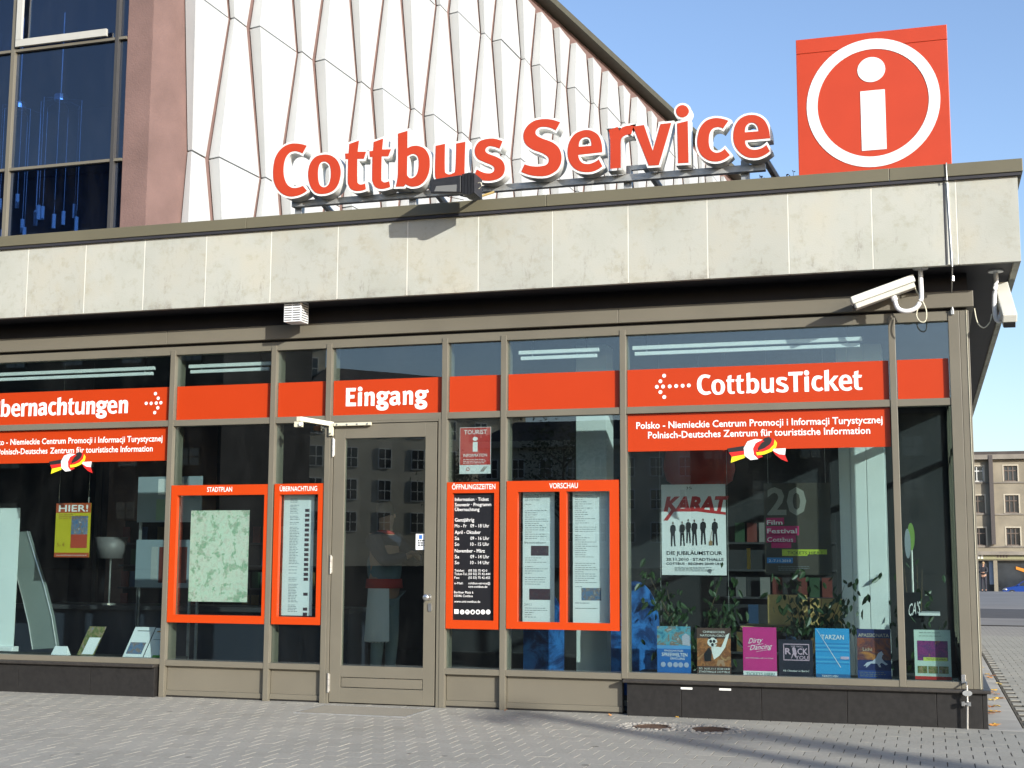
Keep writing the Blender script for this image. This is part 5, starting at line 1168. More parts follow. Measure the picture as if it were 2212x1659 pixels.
plant(-1.0, 12.0, 1.10, 'leafy green fig plant in a pot before the yellow boards', 2, 420, .40, .72)
plant(-.10, 12.35, 1.25, 'spiky green plant in the corner window at the right', 4, 120, .2)
# wooden boards / art prints leaning in the window
for k, (TL, BR, Y, m_, lb) in enumerate(((tz('b3', 550, 535), tz('b3', 810, 735), 12.28, M['wood'], 'large yellow wooden board leaning behind the plants'), (tz('b3', 825, 560), tz('b3', 1035, 735), 12.30, M['wood'], 'second yellow wooden board leaning right of the large one'), (tz('b3', 415, 235), tz('b3', 440, 370), 12.6, flat('yellow_strip', (.55, .32, .04)), 'narrow yellow upright strip between the two hanging posters'))):
    p, q = at(*TL, Y), at(*BR, Y); t = tag(MB().box(p.x, q.x, Y, Y+.02, q.z if k < 2 else q.z, p.z).build('wooden_board', m_), lb, 'board', 'yellow boards behind the plants')
p, q = at(*tz('b3', 380, 735), 12.5), at(*tz('b3', 1040, 760), 12.5)
t = thing('display_table', 'low table carrying books and boards behind the show posters', 'table', ((p.x+q.x)/2, 12.6, .016)); MB().box(p.x, q.x, 12.4, 12.9, p.z-.04, p.z).build('tabletop', flat('table_top', (.45, .33, .16)), t, bevel=.003)
for x_ in (p.x+.04, q.x-.04):
    for y_ in (12.44, 12.86): MB().box(x_-.02, x_+.02, y_-.02, y_+.02, .016, p.z-.041).build('leg', M['dark'], t)
zt = p.z; rr = random.Random(4)
for k, (x, hh, ln) in enumerate(((800, 100, 15), (822, 85, 25), (850, 130, 35), (880, 150, 30), (905, 110, 40), (925, 90, 45), (960, 170, 20))):
    a = at(*tz('b3', x, 735), 12.5); c = at(*tz('b3', x+ln, 735-hh), 12.5)
    o = MB().hexa([(a.x, 12.48, zt+.001), (a.x+.022, 12.48, zt+.001), (c.x+.022, 12.48, c.z), (c.x, 12.48, c.z)], [(a.x, 12.62, zt+.001), (a.x+.022, 12.62, zt+.001), (c.x+.022, 12.62, c.z), (c.x, 12.62, c.z)]).build('book', flat(f'book_{k}', [(.4, .42, .42), (.05, .06, .07), (.5, .5, .48), (.10, .12, .14)][k % 4]))
    tag(o, ['leftmost pale book leaning on the low table', 'dark thin book leaning right of the leftmost pale book', 'white book leaning third from the left on the low table', 'tall dark grey book leaning fourth on the low table', 'pale book leaning fifth on the low table', 'short black book leaning sixth on the low table', 'tallest white book at the right end of the low table'][k], 'book', 'books leaning on the low table')
# red pendant lamp shade and poster sheets deep in the room
t = thing('pendant_lamp', 'large round red lamp shade with white lines hanging behind the concert poster', 'lamp', (-1.95, 12.75, 3.29))
p = at(*k5(600, 300), 12.8)
b = MB(); n = 28; prof = [(.10, .34), (.24, .30), (.32, .18), (.34, 0), (.31, -.12), (.22, -.19)]
b.add([(p.x-.14+r_*math.cos(6.283*j/n), 12.8+r_*math.sin(6.283*j/n), p.z+z*.9) for r_, z in prof for j in range(n)], [(q*n+j, q*n+(j+1) % n, (q+1)*n+(j+1) % n, (q+1)*n+j) for q in range(5) for j in range(n)])
b.build('lamp_shade', flat('lamp_red', (.42, .03, .012), .45), t, smooth=True); MB().tube([(p.x-.14, 12.8, p.z+.3), (p.x-.14, 12.8, 3.299)], .006, 6).build('cord', M['rubber'], t)
# dark board with hand-painted letters in the corner window
p, q = at(*tz('b3', 1440, 520), 12.2), at(*tz('b3', 1545, 705), 12.2)
t = thing('slogan_board', 'black board with white painted letters CATS in the corner window', 'board', ((p.x+q.x)/2, 12.2, q.z)); t['label'] = 'black board with white painted letters in the corner window'
MB().box(p.x-.02, q.x, 12.2, 12.22, .45, p.z).build('board', M['black'], t); a_, c_ = at(*tz('b3', 1462, 680), 12.195), at(*tz('b3', 1528, 620), 12.195)
b = MB(); put_text(b, "CA'S", a_.x, c_.x+.01, a_.z+.005, .11, 12.198, .004, 'fit', 2, .1, .25); b.build('lettering', M['white'], t)
t = thing('surfboard', 'upright white and lime striped board in the corner window', 'board', (-.08, 12.4, .6)); p = at(*tz('b3', 1480, 160), 12.4)
MB().prism([(p.x+.03*math.cos(a), p.z+.12*math.sin(a)) for a in [2*math.pi*j/20 for j in range(20)]], 12.4, 12.42).build('body', flat('lime', (.16, .28, .06)), t)
MB().prism([(p.x-.03+.025*math.cos(a), p.z-.06+.13*math.sin(a)) for a in [2*math.pi*j/20 for j in range(20)]], 12.37, 12.39).build('body', flat('pale_plastic', (.25, .28, .31)), t)
MB().tube([(p.x, 12.45, .016), (p.x, 12.45, p.z)], .01, 6).build('stand', M['galv'], t); t['category'] = 'display'; t['label'] = 'lime and white oval display piece on a stand in the corner window'; t.name = 'oval_display'
t = thing('side_table', 'small table with white top in the corner window at the right', 'table', (.1, 12.3, .016)); p, q = at(*tz('b3', 1530, 652), 12.3), at(*tz('b3', 1668, 668), 12.3)
MB().box(p.x, q.x, 12.15, 12.5, q.z, p.z+.005).build('tabletop', M['white_paint'], t)
for x_ in (p.x+.03, q.x-.03): MB().box(x_-.012, x_+.012, 12.3, 12.33, .016, q.z-.001).build('leg', M['dark'], t)

# ================================================================== PEOPLE
def skin_body(name, joints, edges, m, parent, org, scale=1.0, levels=2):
    me = bpy.data.meshes.new(name); keys = list(joints); ix = {k: i for i, k in enumerate(keys)}
    me.from_pydata([Vector(joints[k][:3])*scale+Vector(org)-parent.location for k in keys], [(ix[a], ix[c]) for a, c in edges], []); me.update()
    o = bpy.data.objects.new(name, me); link(o, parent); o.modifiers.new('skin', 'SKIN'); me.skin_vertices.new() if not me.skin_vertices else None
    for k in keys: sv_ = me.skin_vertices[0].data[ix[k]]; r_ = joints[k][3]; sv_.radius = ((r_[0]*scale, r_[1]*scale) if isinstance(r_, tuple) else (r_*scale, r_*scale)); sv_.use_root = (k == ('pelvis' if 'pelvis' in joints else 'chest'))
    s = o.modifiers.new('sub', 'SUBSURF'); s.levels = levels; s.render_levels = levels; me.materials.append(m); me.polygons.foreach_set('use_smooth', [True]*len(me.polygons)); return o
def ball(c, r, n=14): 
    vs = []; fs = []
    for i in range(n//2+1):
        th = math.pi*i/(n//2)
        for j in range(n): ph = 2*math.pi*j/n; vs.append((c[0]+r[0]*math.sin(th)*math.cos(ph), c[1]+r[1]*math.sin(th)*math.sin(ph), c[2]+r[2]*math.cos(th)))
    for i in range(n//2):
        for j in range(n): fs.append((i*n+j, i*n+(j+1) % n, (i+1)*n+(j+1) % n, (i+1)*n+j))
    return vs, fs
def person(label, org, face_dir, joints, top, legs_m, skin, hair, sc=1.0, bag=None, group=None, lv=2, arms=True):
    t = thing('person', label, 'person', org, group)
    fx, fy = face_dir
    def w3(p): x, y, z = p[:3]; return (x*fy+y*fx, -x*fx+y*fy, z)+tuple(p[3:])    # local x = own right, y = forward
    J = {k: w3(v) for k, v in joints.items()}
    E = [('pelvis', 'waist'), ('waist', 'chest'), ('chest', 'neck'), ('neck', 'head0'), ('head0', 'head1'), ('chest', 'shL'), ('shL', 'elL'), ('elL', 'wrL'), ('chest', 'shR'), ('shR', 'elR'), ('elR', 'wrR'), ('pelvis', 'hipL'), ('hipL', 'knL'), ('knL', 'anL'), ('anL', 'toL'), ('pelvis', 'hipR'), ('hipR', 'knR'), ('knR', 'anR'), ('anR', 'toR')]
    E += [(f'wr{s}', f'ha{s}') for s in 'LR']
    body = skin_body('body', J, E, skin, t, org, sc, lv)
    up = {k: v for k, v in J.items() if k in (('pelvis', 'waist', 'chest', 'shL', 'elL', 'wrL', 'shR', 'elR', 'wrR') if arms else ('pelvis', 'waist', 'chest'))}
    up = {k: (*v[:3], (v[3][0]*(1.1+.12*(lv == 1)+.16*(not arms)), v[3][1]*(1.1+.12*(lv == 1)+.16*(not arms))) if isinstance(v[3], tuple) else v[3]*(1.3+.35*(lv == 1))) for k, v in up.items()}
    skin_body('jumper', up, [e for e in E if e[0] in up and e[1] in up], top, t, org, sc, lv)
    lo = {k: (*J[k][:3], (J[k][3][0]*1.05, J[k][3][1]*1.05) if isinstance(J[k][3], tuple) else J[k][3]*1.12) for k in ('pelvis', 'hipL', 'knL', 'anL', 'hipR', 'knR', 'anR')}
    lo['pelvis'] = (*J['pelvis'][:3], .126)
    skin_body('trousers', lo, [e for e in E if e[0] in lo and e[1] in lo], legs_m, t, org, sc, lv)
    h = Vector(J['head1'][:3])*sc+Vector(org); fwd = Vector((fx, fy, 0))
    b = MB(); b.add(*ball(h-fwd*.022*sc+Vector((0, 0, .022*sc)), (.088*sc, .092*sc, .10*sc))); b.build('hair', hair, t, smooth=True)
    b = MB(); b.add(*ball(h+fwd*.098*sc+Vector((0, 0, -.03*sc)), (.014*sc, .014*sc, .02*sc), 8)); b.build('nose', skin, t, smooth=True)
    rt_ = Vector((fy, -fx, 0))
    b = MB()
    for s in (-1, 1): b.add(*ball(h+fwd*.085*sc+rt_*.032*s*sc, (.010*sc,)*3, 8))
    b.build('eye', inkeye, t)
    b = MB()
    for s in 'LR':
        ha = Vector(J[f'ha{s}'][:3])*sc+Vector(org); wr = Vector(J[f'wr{s}'][:3])*sc+Vector(org); d = (ha-wr).normalized(); sd = d.cross(Vector((0, 0, 1)))
        sd = sd.normalized() if sd.length > .1 else Vector((1, 0, 0)); dn = d.cross(sd)
        for j in range(4):
            p0 = ha+sd*(.011*(j-1.5))*sc*1.7; L = (.075, .085, .08, .062)[j]*sc
            b.tube([p0, p0+d*L*.5+dn*.008*sc, p0+d*L*.85+dn*.03*sc], .0085*sc, 6)
        b.tube([wr+d*.02*sc+sd*.02*sc, wr+d*.05*sc+sd*.05*sc+dn*.01*sc, wr+d*.08*sc+sd*.055*sc+dn*.03*sc], .010*sc, 6)
    b.build('finger', skin, t, smooth=True)
    sh = MB()
    for s in 'LR':
        an, to = Vector(J[f'an{s}'][:3])*sc+Vector(org), Vector(J[f'to{s}'][:3])*sc+Vector(org); dd = (to-an); dd.z = 0; dd.normalize(); c = an+dd*.06*sc; c.z = org[2]+.038*sc
        vs, fs = ball((0, 0, 0), (.055*sc, .14*sc, .04*sc), 12); ang = math.atan2(dd.y, dd.x)-math.pi/2; ca, sa = math.cos(ang), math.sin(ang)
        sh.add([(c.x+x*ca-y*sa, c.y+x*sa+y*ca, max(c.z+z, org[2]+.001)) for x, y, z in vs], fs)
    sh.build('shoe', M['rubber'], t, smooth=True)
    return t, J
inkeye = flat('eye_dark', (.02, .02, .02), .3)
STAND = dict(pelvis=(0, 0, .96, .118), waist=(0, 0, 1.10, (.145, .105)), chest=(0, 0, 1.33, (.165, .115)), neck=(0, .005, 1.50, .055), head0=(0, .015, 1.575, (.072, .078)), head1=(0, .02, 1.665, (.078, .092)),
   shL=(-.175, 0, 1.42, .056), elL=(-.24, .03, 1.14, .043), wrL=(-.23, .12, .90, .030), haL=(-.225, .145, .835, .034), shR=(.175, 0, 1.42, .056), elR=(.24, .03, 1.14, .043), wrR=(.23, .12, .90, .030), haR=(.225, .145, .835, .034),
   hipL=(-.085, 0, .84, .088), knL=(-.10, .02, .49, .060), anL=(-.10, -.01, .09, .042), toL=(-.11, .13, .035, .035), hipR=(.085, 0, .84, .088), knR=(.10, .02, .49, .060), anR=(.10, -.01, .09, .042), toR=(.11, .13, .035, .035))
Jd = dict(STAND); Jd.update(elR=(.22, .20, 1.20, .043), wrR=(.05, .34, 1.26, .030), haR=(-.02, .36, 1.29, .034), elL=(-.22, .19, 1.19, .043), wrL=(-.07, .36, 1.25, .030), haL=(0, .38, 1.28, .034))
skinm = flat('skin', (.38, .22, .15), .5)
t, J = person('person in a dark blue jacket, red sash and white apron standing behind the glass door', (-5.10, 12.42, .016), (.94, -.34), Jd, flat('grey_blue_wool', (.13, .18, .20), .9), flat('faded_jeans', (.20, .25, .25), .9), skinm, flat('dark_hair', (.03, .02, .015), .6), 1.03, arms=False)
ox, oy = -5.10, 12.42
b = MB(); b.tube([(ox, oy, 1.525), (ox, oy, 1.56)], .09, 16, taper=[.10, .075]); b.build('collar', flat('red_wool', (.40, .04, .03), .9), t, smooth=True)
b = MB(); b.tube([(ox, oy, 1.0), (ox, oy, 1.09)], .17, 20, taper=[.185, .175]); b.build('waistband', flat('red_wool_hem', (.40, .04, .03), .9), t, smooth=True)
b = MB(); pa = []
for k in range(9):
    a = math.radians(-128+k*9.5); pa.append((math.cos(a), math.sin(a)))
for (c0, c1), (d0, d1) in zip(pa, pa[1:]):
    b.hexa([(ox+.20*c0, oy+.20*c1, .50+.02*c1), (ox+.20*d0, oy+.20*d1, .50), (ox+.165*d0, oy+.165*d1, 1.02), (ox+.165*c0, oy+.165*c1, 1.02)], [(ox+.212*c0, oy+.212*c1, .50), (ox+.212*d0, oy+.212*d1, .50), (ox+.177*d0, oy+.177*d1, 1.02), (ox+.177*c0, oy+.177*c1, 1.02)])
b.build('apron', flat('white_cloth', (.62, .62, .60), .9), t)
Ja = {k: v for k, v in J.items() if k in ('chest', 'shL', 'elL', 'wrL', 'shR', 'elR', 'wrR')}
Ja = {k: (*v[:3], (v[3][0]*.80, v[3][1]*.98) if isinstance(v[3], tuple) else v[3]*1.6) for k, v in Ja.items()}
skin_body('sleeves', Ja, [('chest', 'shL'), ('shL', 'elL'), ('elL', 'wrL'), ('chest', 'shR'), ('shR', 'elR'), ('elR', 'wrR')], flat('navy_wool', (.012, .018, .04), .9), t, (ox, oy, .016), 1.03)
# far away person on the pavement beyond the road
Jf = dict(STAND); Jf.update(elR=(.23, .12, 1.18, .045), wrR=(.08, .28, 1.12, .032), haR=(.02, .30, 1.13, .035), elL=(-.23, .12, 1.18, .045), wrL=(-.08, .28, 1.14, .032), haL=(-.02, .30, 1.15, .035))
pf_ = at(2126, 1277, 88); person('person in dark jacket and trousers on the far pavement, arms folded', (pf_.x, 88, gz(88)+.0), (-.2, -.98), Jf, flat('dark_jacket', (.02, .02, .025), .8), flat('dark_trousers', (.03, .03, .04), .9), skinm, flat('fair_hair', (.30, .20, .10), .7), 1.02, lv=1)

# ================================================================== HALL BUILDING BEHIND, with folded white panels
a13 = R(13.4); DV = Vector((math.sin(a13), math.cos(a13), 0)); NV = Vector((math.cos(a13), -math.sin(a13), 0)); PW0 = Vector((-10.343, 17.0, 0))
hall = thing('concert_hall', 'tall hall building with folded white facade panels, pink plaster pier and blue glass front', 'building', (-14, 24, 0))
def wp(s, z, n): return PW0+DV*s+NV*n+Vector((0, 0, z))
def roofz(s): return 13.47-.0945*(s-10.6)
S0, S1 = -.60, 34
# plaster wall behind the panels
MB().hexa([wp(S0, 0, 0), wp(S1, 0, 0), wp(S1, roofz(S1), 0), wp(S0, roofz(S0), 0)], [wp(S0, 0, -.4), wp(S1, 0, -.4), wp(S1, roofz(S1), -.4), wp(S0, roofz(S0), -.4)]).build('wall', M['plaster'], hall)
C0 = wp(S0, 0, 0)
MB().box(C0.x-.42, C0.x-.001, C0.y, C0.y+.5, 0, 14.3).build('pier', M['plaster'], hall, bevel=.01)
MB().hexa([wp(S0, roofz(S0)+.02, .30), wp(S1, roofz(S1)+.02, .30), wp(S1, roofz(S1)+.17, .30), wp(S0, roofz(S0)+.17, .30)], [wp(S0, roofz(S0)+.02, -.5), wp(S1, roofz(S1)+.02, -.5), wp(S1, roofz(S1)+.24, -.5), wp(S0, roofz(S0)+.17, -.5)]).build('roof_edge', mat('dark_olive_roof_edge', (.075, .070, .045), .6), hall)
rowz = [2.57, 4.91, 7.24, 9.58, 11.9, 14.2]
ncol = 0
for k in range(-1, 42):                               # columns, pitch .82; even columns are wide where odd ones are narrow
    for r_ in range(1, 5):
        za, zb2 = rowz[r_]+.012, rowz[r_+1]-.012
        cw = 1.42+.82*(k-2)                           # left edge where this column is wide (if k even, at row boundary B)
        def edge(rb):                                 # rb: index of the boundary; B = 3
            wide = (k+rb) % 2 == (2+3) % 2
            base = 1.42+.82*(k-2)
            return (base, base+1.160, .235) if wide else (base+.365, base+.365+.395, .115)
        l0, r0, p0 = edge(r_); l1, r1, p1 = edge(r_+1)
        zr = roofz((l0+r0)/2)-.25
        if za > zr-.1: continue
        if zb2 > zr:
            f = (zr-za)/(zb2-za); l1, r1, p1 = l0+(l1-l0)*f, r0+(r1-r0)*f, p0+(p1-p0)*f; zb2 = zr
        if l0 < -.02 or l1 < -.02:                    # the first column is trimmed
            if r0 < .2 or r1 < .2: continue
            l0 = max(l0, -.02); l1 = max(l1, -.02)
        j = random.Random(k*9+r_).uniform(-.006, .006)
        q0 = [wp(l0+.008, za, p0+j), wp(r0-.01, za, .028+j), wp(r1-.01, zb2, .028+j), wp(l1+.008, zb2, p1+j)]
        q1 = [wp(l0+.014, za, .028), wp(r0-.01, za, .012), wp(r1-.01, zb2, .012), wp(l1+.014, zb2, .028)]
        MB().hexa(q0, q1).build('facade_panel', M['panel'], hall); ncol += 1
# blue glass front
gx = C0.x-.42; GY = C0.y+.02
MB().box(gx-12, gx-.001, GY+5, GY+5.2, 0, 14.2).build('interior_back_wall', flat('hall_inside', (.05, .06, .08)), hall)
cols_ = [gx-.15, gx-1.93, gx-3.6, gx-5.3, gx-7.0]; trz = [5.2, 6.955, 8.78, 11.0, 13.0]
for x in cols_:
    wv = .03 if x == cols_[0] else .034
    MB().box(x-wv, x+wv, GY-.06, GY+.06, 0, 14).build('mullion', M['frame'] if x != cols_[0] else flat('shaded_mullion', (.05, .048, .045)), hall, bevel=.004)  # first mullion coloured darker to paint in the shade on it
xs = [gx]+[x for x in cols_]
for i in range(len(xs)-1):
    xa = xs[i]-(.0 if i == 0 else .03 if i == 1 else .034); xb = xs[i+1]+(.03 if i == 0 else .034)
    for z in trz: MB().box(xb, xa, GY-.05, GY+.05, z-.02, z+.02).build('transom', M['frame'], hall)
    for z0, z1 in zip([0]+trz, trz+[14]): MB().box(xb, xa, GY, GY+.012, z0+.02 if z0 else 0, z1-.02).build('pane', M['glass_blue'], hall)
xa, xb = cols_[0]-.035, cols_[1]+.062
MB().box(xb, xa-.12, GY-.10, GY-.055, 8.82, 8.93).box(xb, xb+.10, GY-.10, GY-.055, 8.931, 10.95).box(xb, xa-.12, GY-.10, GY-.055, 10.9505, 10.99).build('opening_sash', flat('pale_sash', (.42, .42, .38), .4), hall, bevel=.004)
MB().box(gx-12, gx, GY, GY+12, 14.0, 14.2).build('roof', M['cap'], hall)
for z in (5.2, 9.9): MB().box(gx-12, gx, GY+2.2, GY+5, z-.15, z).build('interior_gallery', flat('gallery_slab', (.04, .05, .07)), hall)
# hanging glass-rod chandeliers behind the glass
for k, (x, y, zt_, lb) in enumerate(((gx-1.75, GY+.9, 8.30, 'glass rod chandelier with small bright lamps behind the blue glass, right of the mullion'), (gx-2.5, GY+.9, 8.25, 'glass rod chandelier behind the blue glass at the left picture edge'))):
    t = thing('chandelier', lb, 'chandelier', (x, y, zt_+.1), 'chandeliers behind the blue glass'); rr = random.Random(k)
    MB().tube([(x, y, zt_), (x, y, zt_+.10)], .10, 14).tube([(x, y, zt_+.1), (x, y, 9.74)], .01, 6).build('crown', M['steel'], t)
    for j in range(7):
        a = 6.283*j/7; px, py = x+.42*math.cos(a)*rr.uniform(.4, 1), y+.3*math.sin(a); zb_ = zt_-rr.uniform(1.45, 2.0)
        MB().tube([(x, y, zt_+.05), (px, py, zt_-.02), (px, py, zb_)], .0035, 5).build('rod', flat('rod_grey', (.55, .62, .68), .2), t)
        MB().tube([(px, py, zb_), (px, py, zb_-.22)], .030, 8).build('glass_tube', M['white_paint'], t)

# ================================================================== FAR STREET AT THE RIGHT
YH = 135.0
far = thing('apartment_building', 'long old beige rendered apartment house with shops below, beyond the road at the right', 'building', (14, YH, gz(YH)))
HX0, HX1 = 2.0, 40.0; HZ0, HZ1 = -2.2, 11.15
def hz(y): return (at(2180, y, YH)).z
def hx(x, y=1100): return at(x, y, YH).x
# wall built round its openings
wins = []
z4 = lambda y: 945.9+y/3.036; x4 = lambda x: 2085.9+x/3.036
rowsz = [(hz(z4(285)), hz(z4(183))), (hz(z4(492)), hz(z4(376))), (hz(z4(706)), hz(z4(590)))]
cols4 = [(hx(x4(60-0)), hx(x4(108)))]
cx0 = hx(x4(82)); cx1 = hx(x4(305)); pitch = cx1-cx0
xsw = [cx0+pitch*i for i in range(-1, 12) if HX0+1 < cx0+pitch*i < HX1-1]
ww = (hx(x4(352))-hx(x4(262)))/2
def wall_grid(parent, m, x0, x1, z0, z1, y0, y1, holes, name='wall'):
    b = MB(); xs_ = sorted({x0, x1}|{v for h_ in holes for v in h_[:2]}); zs_ = sorted({z0, z1}|{v for h_ in holes for v in h_[2:]})
    for i in range(len(xs_)-1):
        for j in range(len(zs_)-1):
            xm, zm = (xs_[i]+xs_[i+1])/2, (zs_[j]+zs_[j+1])/2
            if any(h_[0] < xm < h_[1] and h_[2] < zm < h_[3] for h_ in holes): continue
            b.box(xs_[i], xs_[i+1], y0, y1, zs_[j], zs_[j+1])
    return b.build(name, m, parent)
holes = [(x-ww, x+ww, a, c) for x in xsw for a, c in rowsz]
shopz = (HZ0, hz(z4(805)))
shops = [(xsw[0]-ww-1.6, xsw[0]+ww+.55, shopz[0], shopz[1])]+[(xsw[i]-ww-.9, xsw[i]+ww+1.1, shopz[0], shopz[1]) for i in range(1, len(xsw), 1)]
shops = [s_ for s_ in shops if s_[1] > s_[0]]
wall_grid(far, M['render'], HX0, HX1, HZ0, HZ1-.5, YH, YH+.4, holes+shops)
MB().box(HX0, HX1, YH+6, YH+6.2, HZ0, HZ1-.5).box(HX0, HX0+.3, YH+.41, YH+6, HZ0, HZ1-.5).build('rear_wall', M['render'], far)
for a, c in zip([HX0]+[xsw[k]+pitch/2 for k in range(1, len(xsw), 2)], [xsw[k]+pitch/2-.15 for k in range(1, len(xsw), 2)]+[HX1]):
    MB().box(a, c, YH-.55, YH+6.3, HZ1-.49, HZ1-.05).build('cornice', M['render_dark'], far)
MB().box(HX0, HX1, YH+.3, YH+6.0, HZ1-.04, HZ1+.3).build('roof', M['opp_roof'], far)
for z in (hz(z4(290)), hz(z4(498)), hz(z4(712))): MB().box(HX0, HX1, YH-.10, YH-.001, z-.10, z+.02).build('string_course', M['render_dark'], far)
MB().box(HX0, HX1, YH-.5, YH-.002, hz(z4(768)), hz(z4(745))).build('shop_canopy', M['render_dark'], far)
MB().box(HX0, HX1, YH-.15, YH-.003, hz(z4(798)), hz(z4(770))-.01).build('shop_fascia', flat('pale_yellow_fascia', (.26, .25, .14)), far)
px_ = (cx0+cx1)/2-.25; MB().box(px_-.18, px_+.18, YH-.62, YH-.11, hz(z4(700)), HZ1-.1).build('rain_pipe', flat('pipe_dark', (.07, .06, .055)), far)
rr = random.Random(2)
for i, x in enumerate(xsw):
    for j, (a, c) in enumerate(rowsz):
        fm = M['winframe'] if (i == 0 or (i+j) % 5 == 0) and j == 0 else M['brownframe']
        b = MB(); y0, y1 = YH+.12, YH+.2; t_ = .07
        b.box(x-ww, x+ww, y0, y1, a, a+t_*1.3).box(x-ww, x+ww, y0, y1, c-t_, c).box(x-ww, x-ww+t_, y0, y1, a, c).box(x+ww-t_, x+ww, y0, y1, a, c)
        for u in (-.33, .33) if i % 2 else (0,): b.box(x+ww*u-.04, x+ww*u+.04, y0-.01, y1, a, c)
        b.box(x-ww, x+ww, y0-.02, y1, a+(c-a)*.66, a+(c-a)*.66+.09)
        w_ = b.build('window', fm, far)
        MB().box(x-ww+.02, x+ww-.02, YH+.21, YH+.23, a+.02, c-.02).build('pane', M['winglass'], w_)
        if rr.random() < .5: MB().box(x-ww+.1, x+ww-.1, YH+.26, YH+.28, a+.05, a+(c-a)*rr.uniform(.4, .9)).build('curtain', M['winframe'], w_)
        MB().box(x-ww-.1, x+ww+.1, YH-.12, YH-.001, a-.10, a-.001).build('sill', M['render_dark'], w_)
        MB().box(x-ww-.12, x-ww, YH-.03, YH-.001, a, c+.12).box(x+ww, x+ww+.12, YH-.03, YH-.001, a, c+.12).box(x-ww, x+ww, YH-.03, YH-.001, c, c+.12).build('surround', flat('pale_surround', (.42, .38, .29)), w_)
for k, (a, c, z0, z1) in enumerate(shops):
    MB().box(a, c, YH+.5, YH+.55, z0, z1).build('shop_window', M['winglass'], far)
for k, (a, m_) in enumerate(((hx(x4(140)), flat('pale_blue_sheet', (.30, .36, .45))),)):
    MB().box(a, hx(x4(190)), YH+.46, YH+.49, -1.0, 1.6).build('window_poster', m_, far)
MB().prism([(hx(x4(315)), hz(z4(862))), (hx(x4(315)), hz(z4(843))), (hx(x4(383)), hz(z4(862))), (hx(x4(383)), hz(z4(885)))], YH+.42, YH+.45).build('orange_strip', flat('orange_strip', (.60, .22, .02)), far)
b = MB(); fa = at(x4(205), z4(790), YH-.16); fb = at(x4(268), z4(790), YH-.16); put_text(b, 'PREISZ', fa.x, fb.x, fa.z+.02, .30, YH-.155, .02, 'fit', 1); 
# (lettering over the shop is too far away to read: shapes only)
b2 = MB(); rr = random.Random(6); x = fa.x
while x < fb.x: b2.box(x, x+.16, YH-.16, YH-.152, fa.z+.06, fa.z+rr.uniform(.28, .4)); x += .26
b2.build('shop_lettering', M['brownframe'], far)
b2 = MB(); fa = at(x4(78), z4(793), YH-.16)
for k in range(2): b2.box(fa.x+.3*k, fa.x+.3*k+.2, YH-.16, YH-.152, fa.z, fa.z+.5)
b2.build('house_number', M['winframe'], far)

# blue car parked in front of it
t = thing('parked_car', 'blue hatchback parked before the shops at the right picture edge', 'car', (10, 127, gz(127)))
cl = hx(2164, 1260)*127/YH; z0 = gz(127); bl = mat('car_blue', (.015, .06, .30), .25, .3, .02, spec=.6)
# side-on outline, nose to the left
prof = [(0, .32), (.02, .62), (.25, .78), (1.05, .95), (1.75, 1.40), (2.2, 1.48), (3.1, 1.47), (3.75, 1.15), (4.05, 1.0), (4.1, .45), (4.0, .28), (.1, .25)]
MB().prism([(cl+x, z0+z) for x, z in prof], 126.2, 127.9).build('body', bl, t, bevel=.08)
for a in (.78, 3.25):
    for y_ in (126.17, 127.75):
        w_ = MB().tube([(cl+a, y_, z0+.32), (cl+a, y_+.2, z0+.32)], .32, 20).build('wheel', M['rubber'], t)
        MB().tube([(cl+a, y_-.012, z0+.32), (cl+a, y_+.0, z0+.32)], .20, 14).build('rim', M['steel'], w_)
MB().prism([(cl+1.22, z0+.98), (cl+1.80, z0+1.36), (cl+2.2, z0+1.40), (cl+2.2, z0+.98)], 126.17, 126.199).prism([(cl+2.28, z0+.98), (cl+2.28, z0+1.40), (cl+3.05, z0+1.39), (cl+3.55, z0+1.12), (cl+3.5, z0+.98)], 126.17, 126.199).build('side_window', M['winglass'], t)
MB().add(*ball((cl+.22, 126.25, z0+.66), (.2, .12, .11), 10)).build('headlight', M['steel'], t); MB().box(cl+.02, cl+.3, 126.19, 126.199, z0+.34, z0+.46).build('bumper_vent', M['rubber'], t)
MB().box(cl+1.25, cl+1.40, 126.05, 126.17, z0+1.0, z0+1.12).build('mirror', bl, t, bevel=.02)
MB().box(cl+2.22, cl+2.24, 126.193, 126.199, z0+.35, z0+.97).build('door_gap', M['rubber'], t); MB().box(cl+2.0, cl+2.16, 126.18, 126.199, z0+.86, z0+.90).build('door_handle', M['steel'], t)

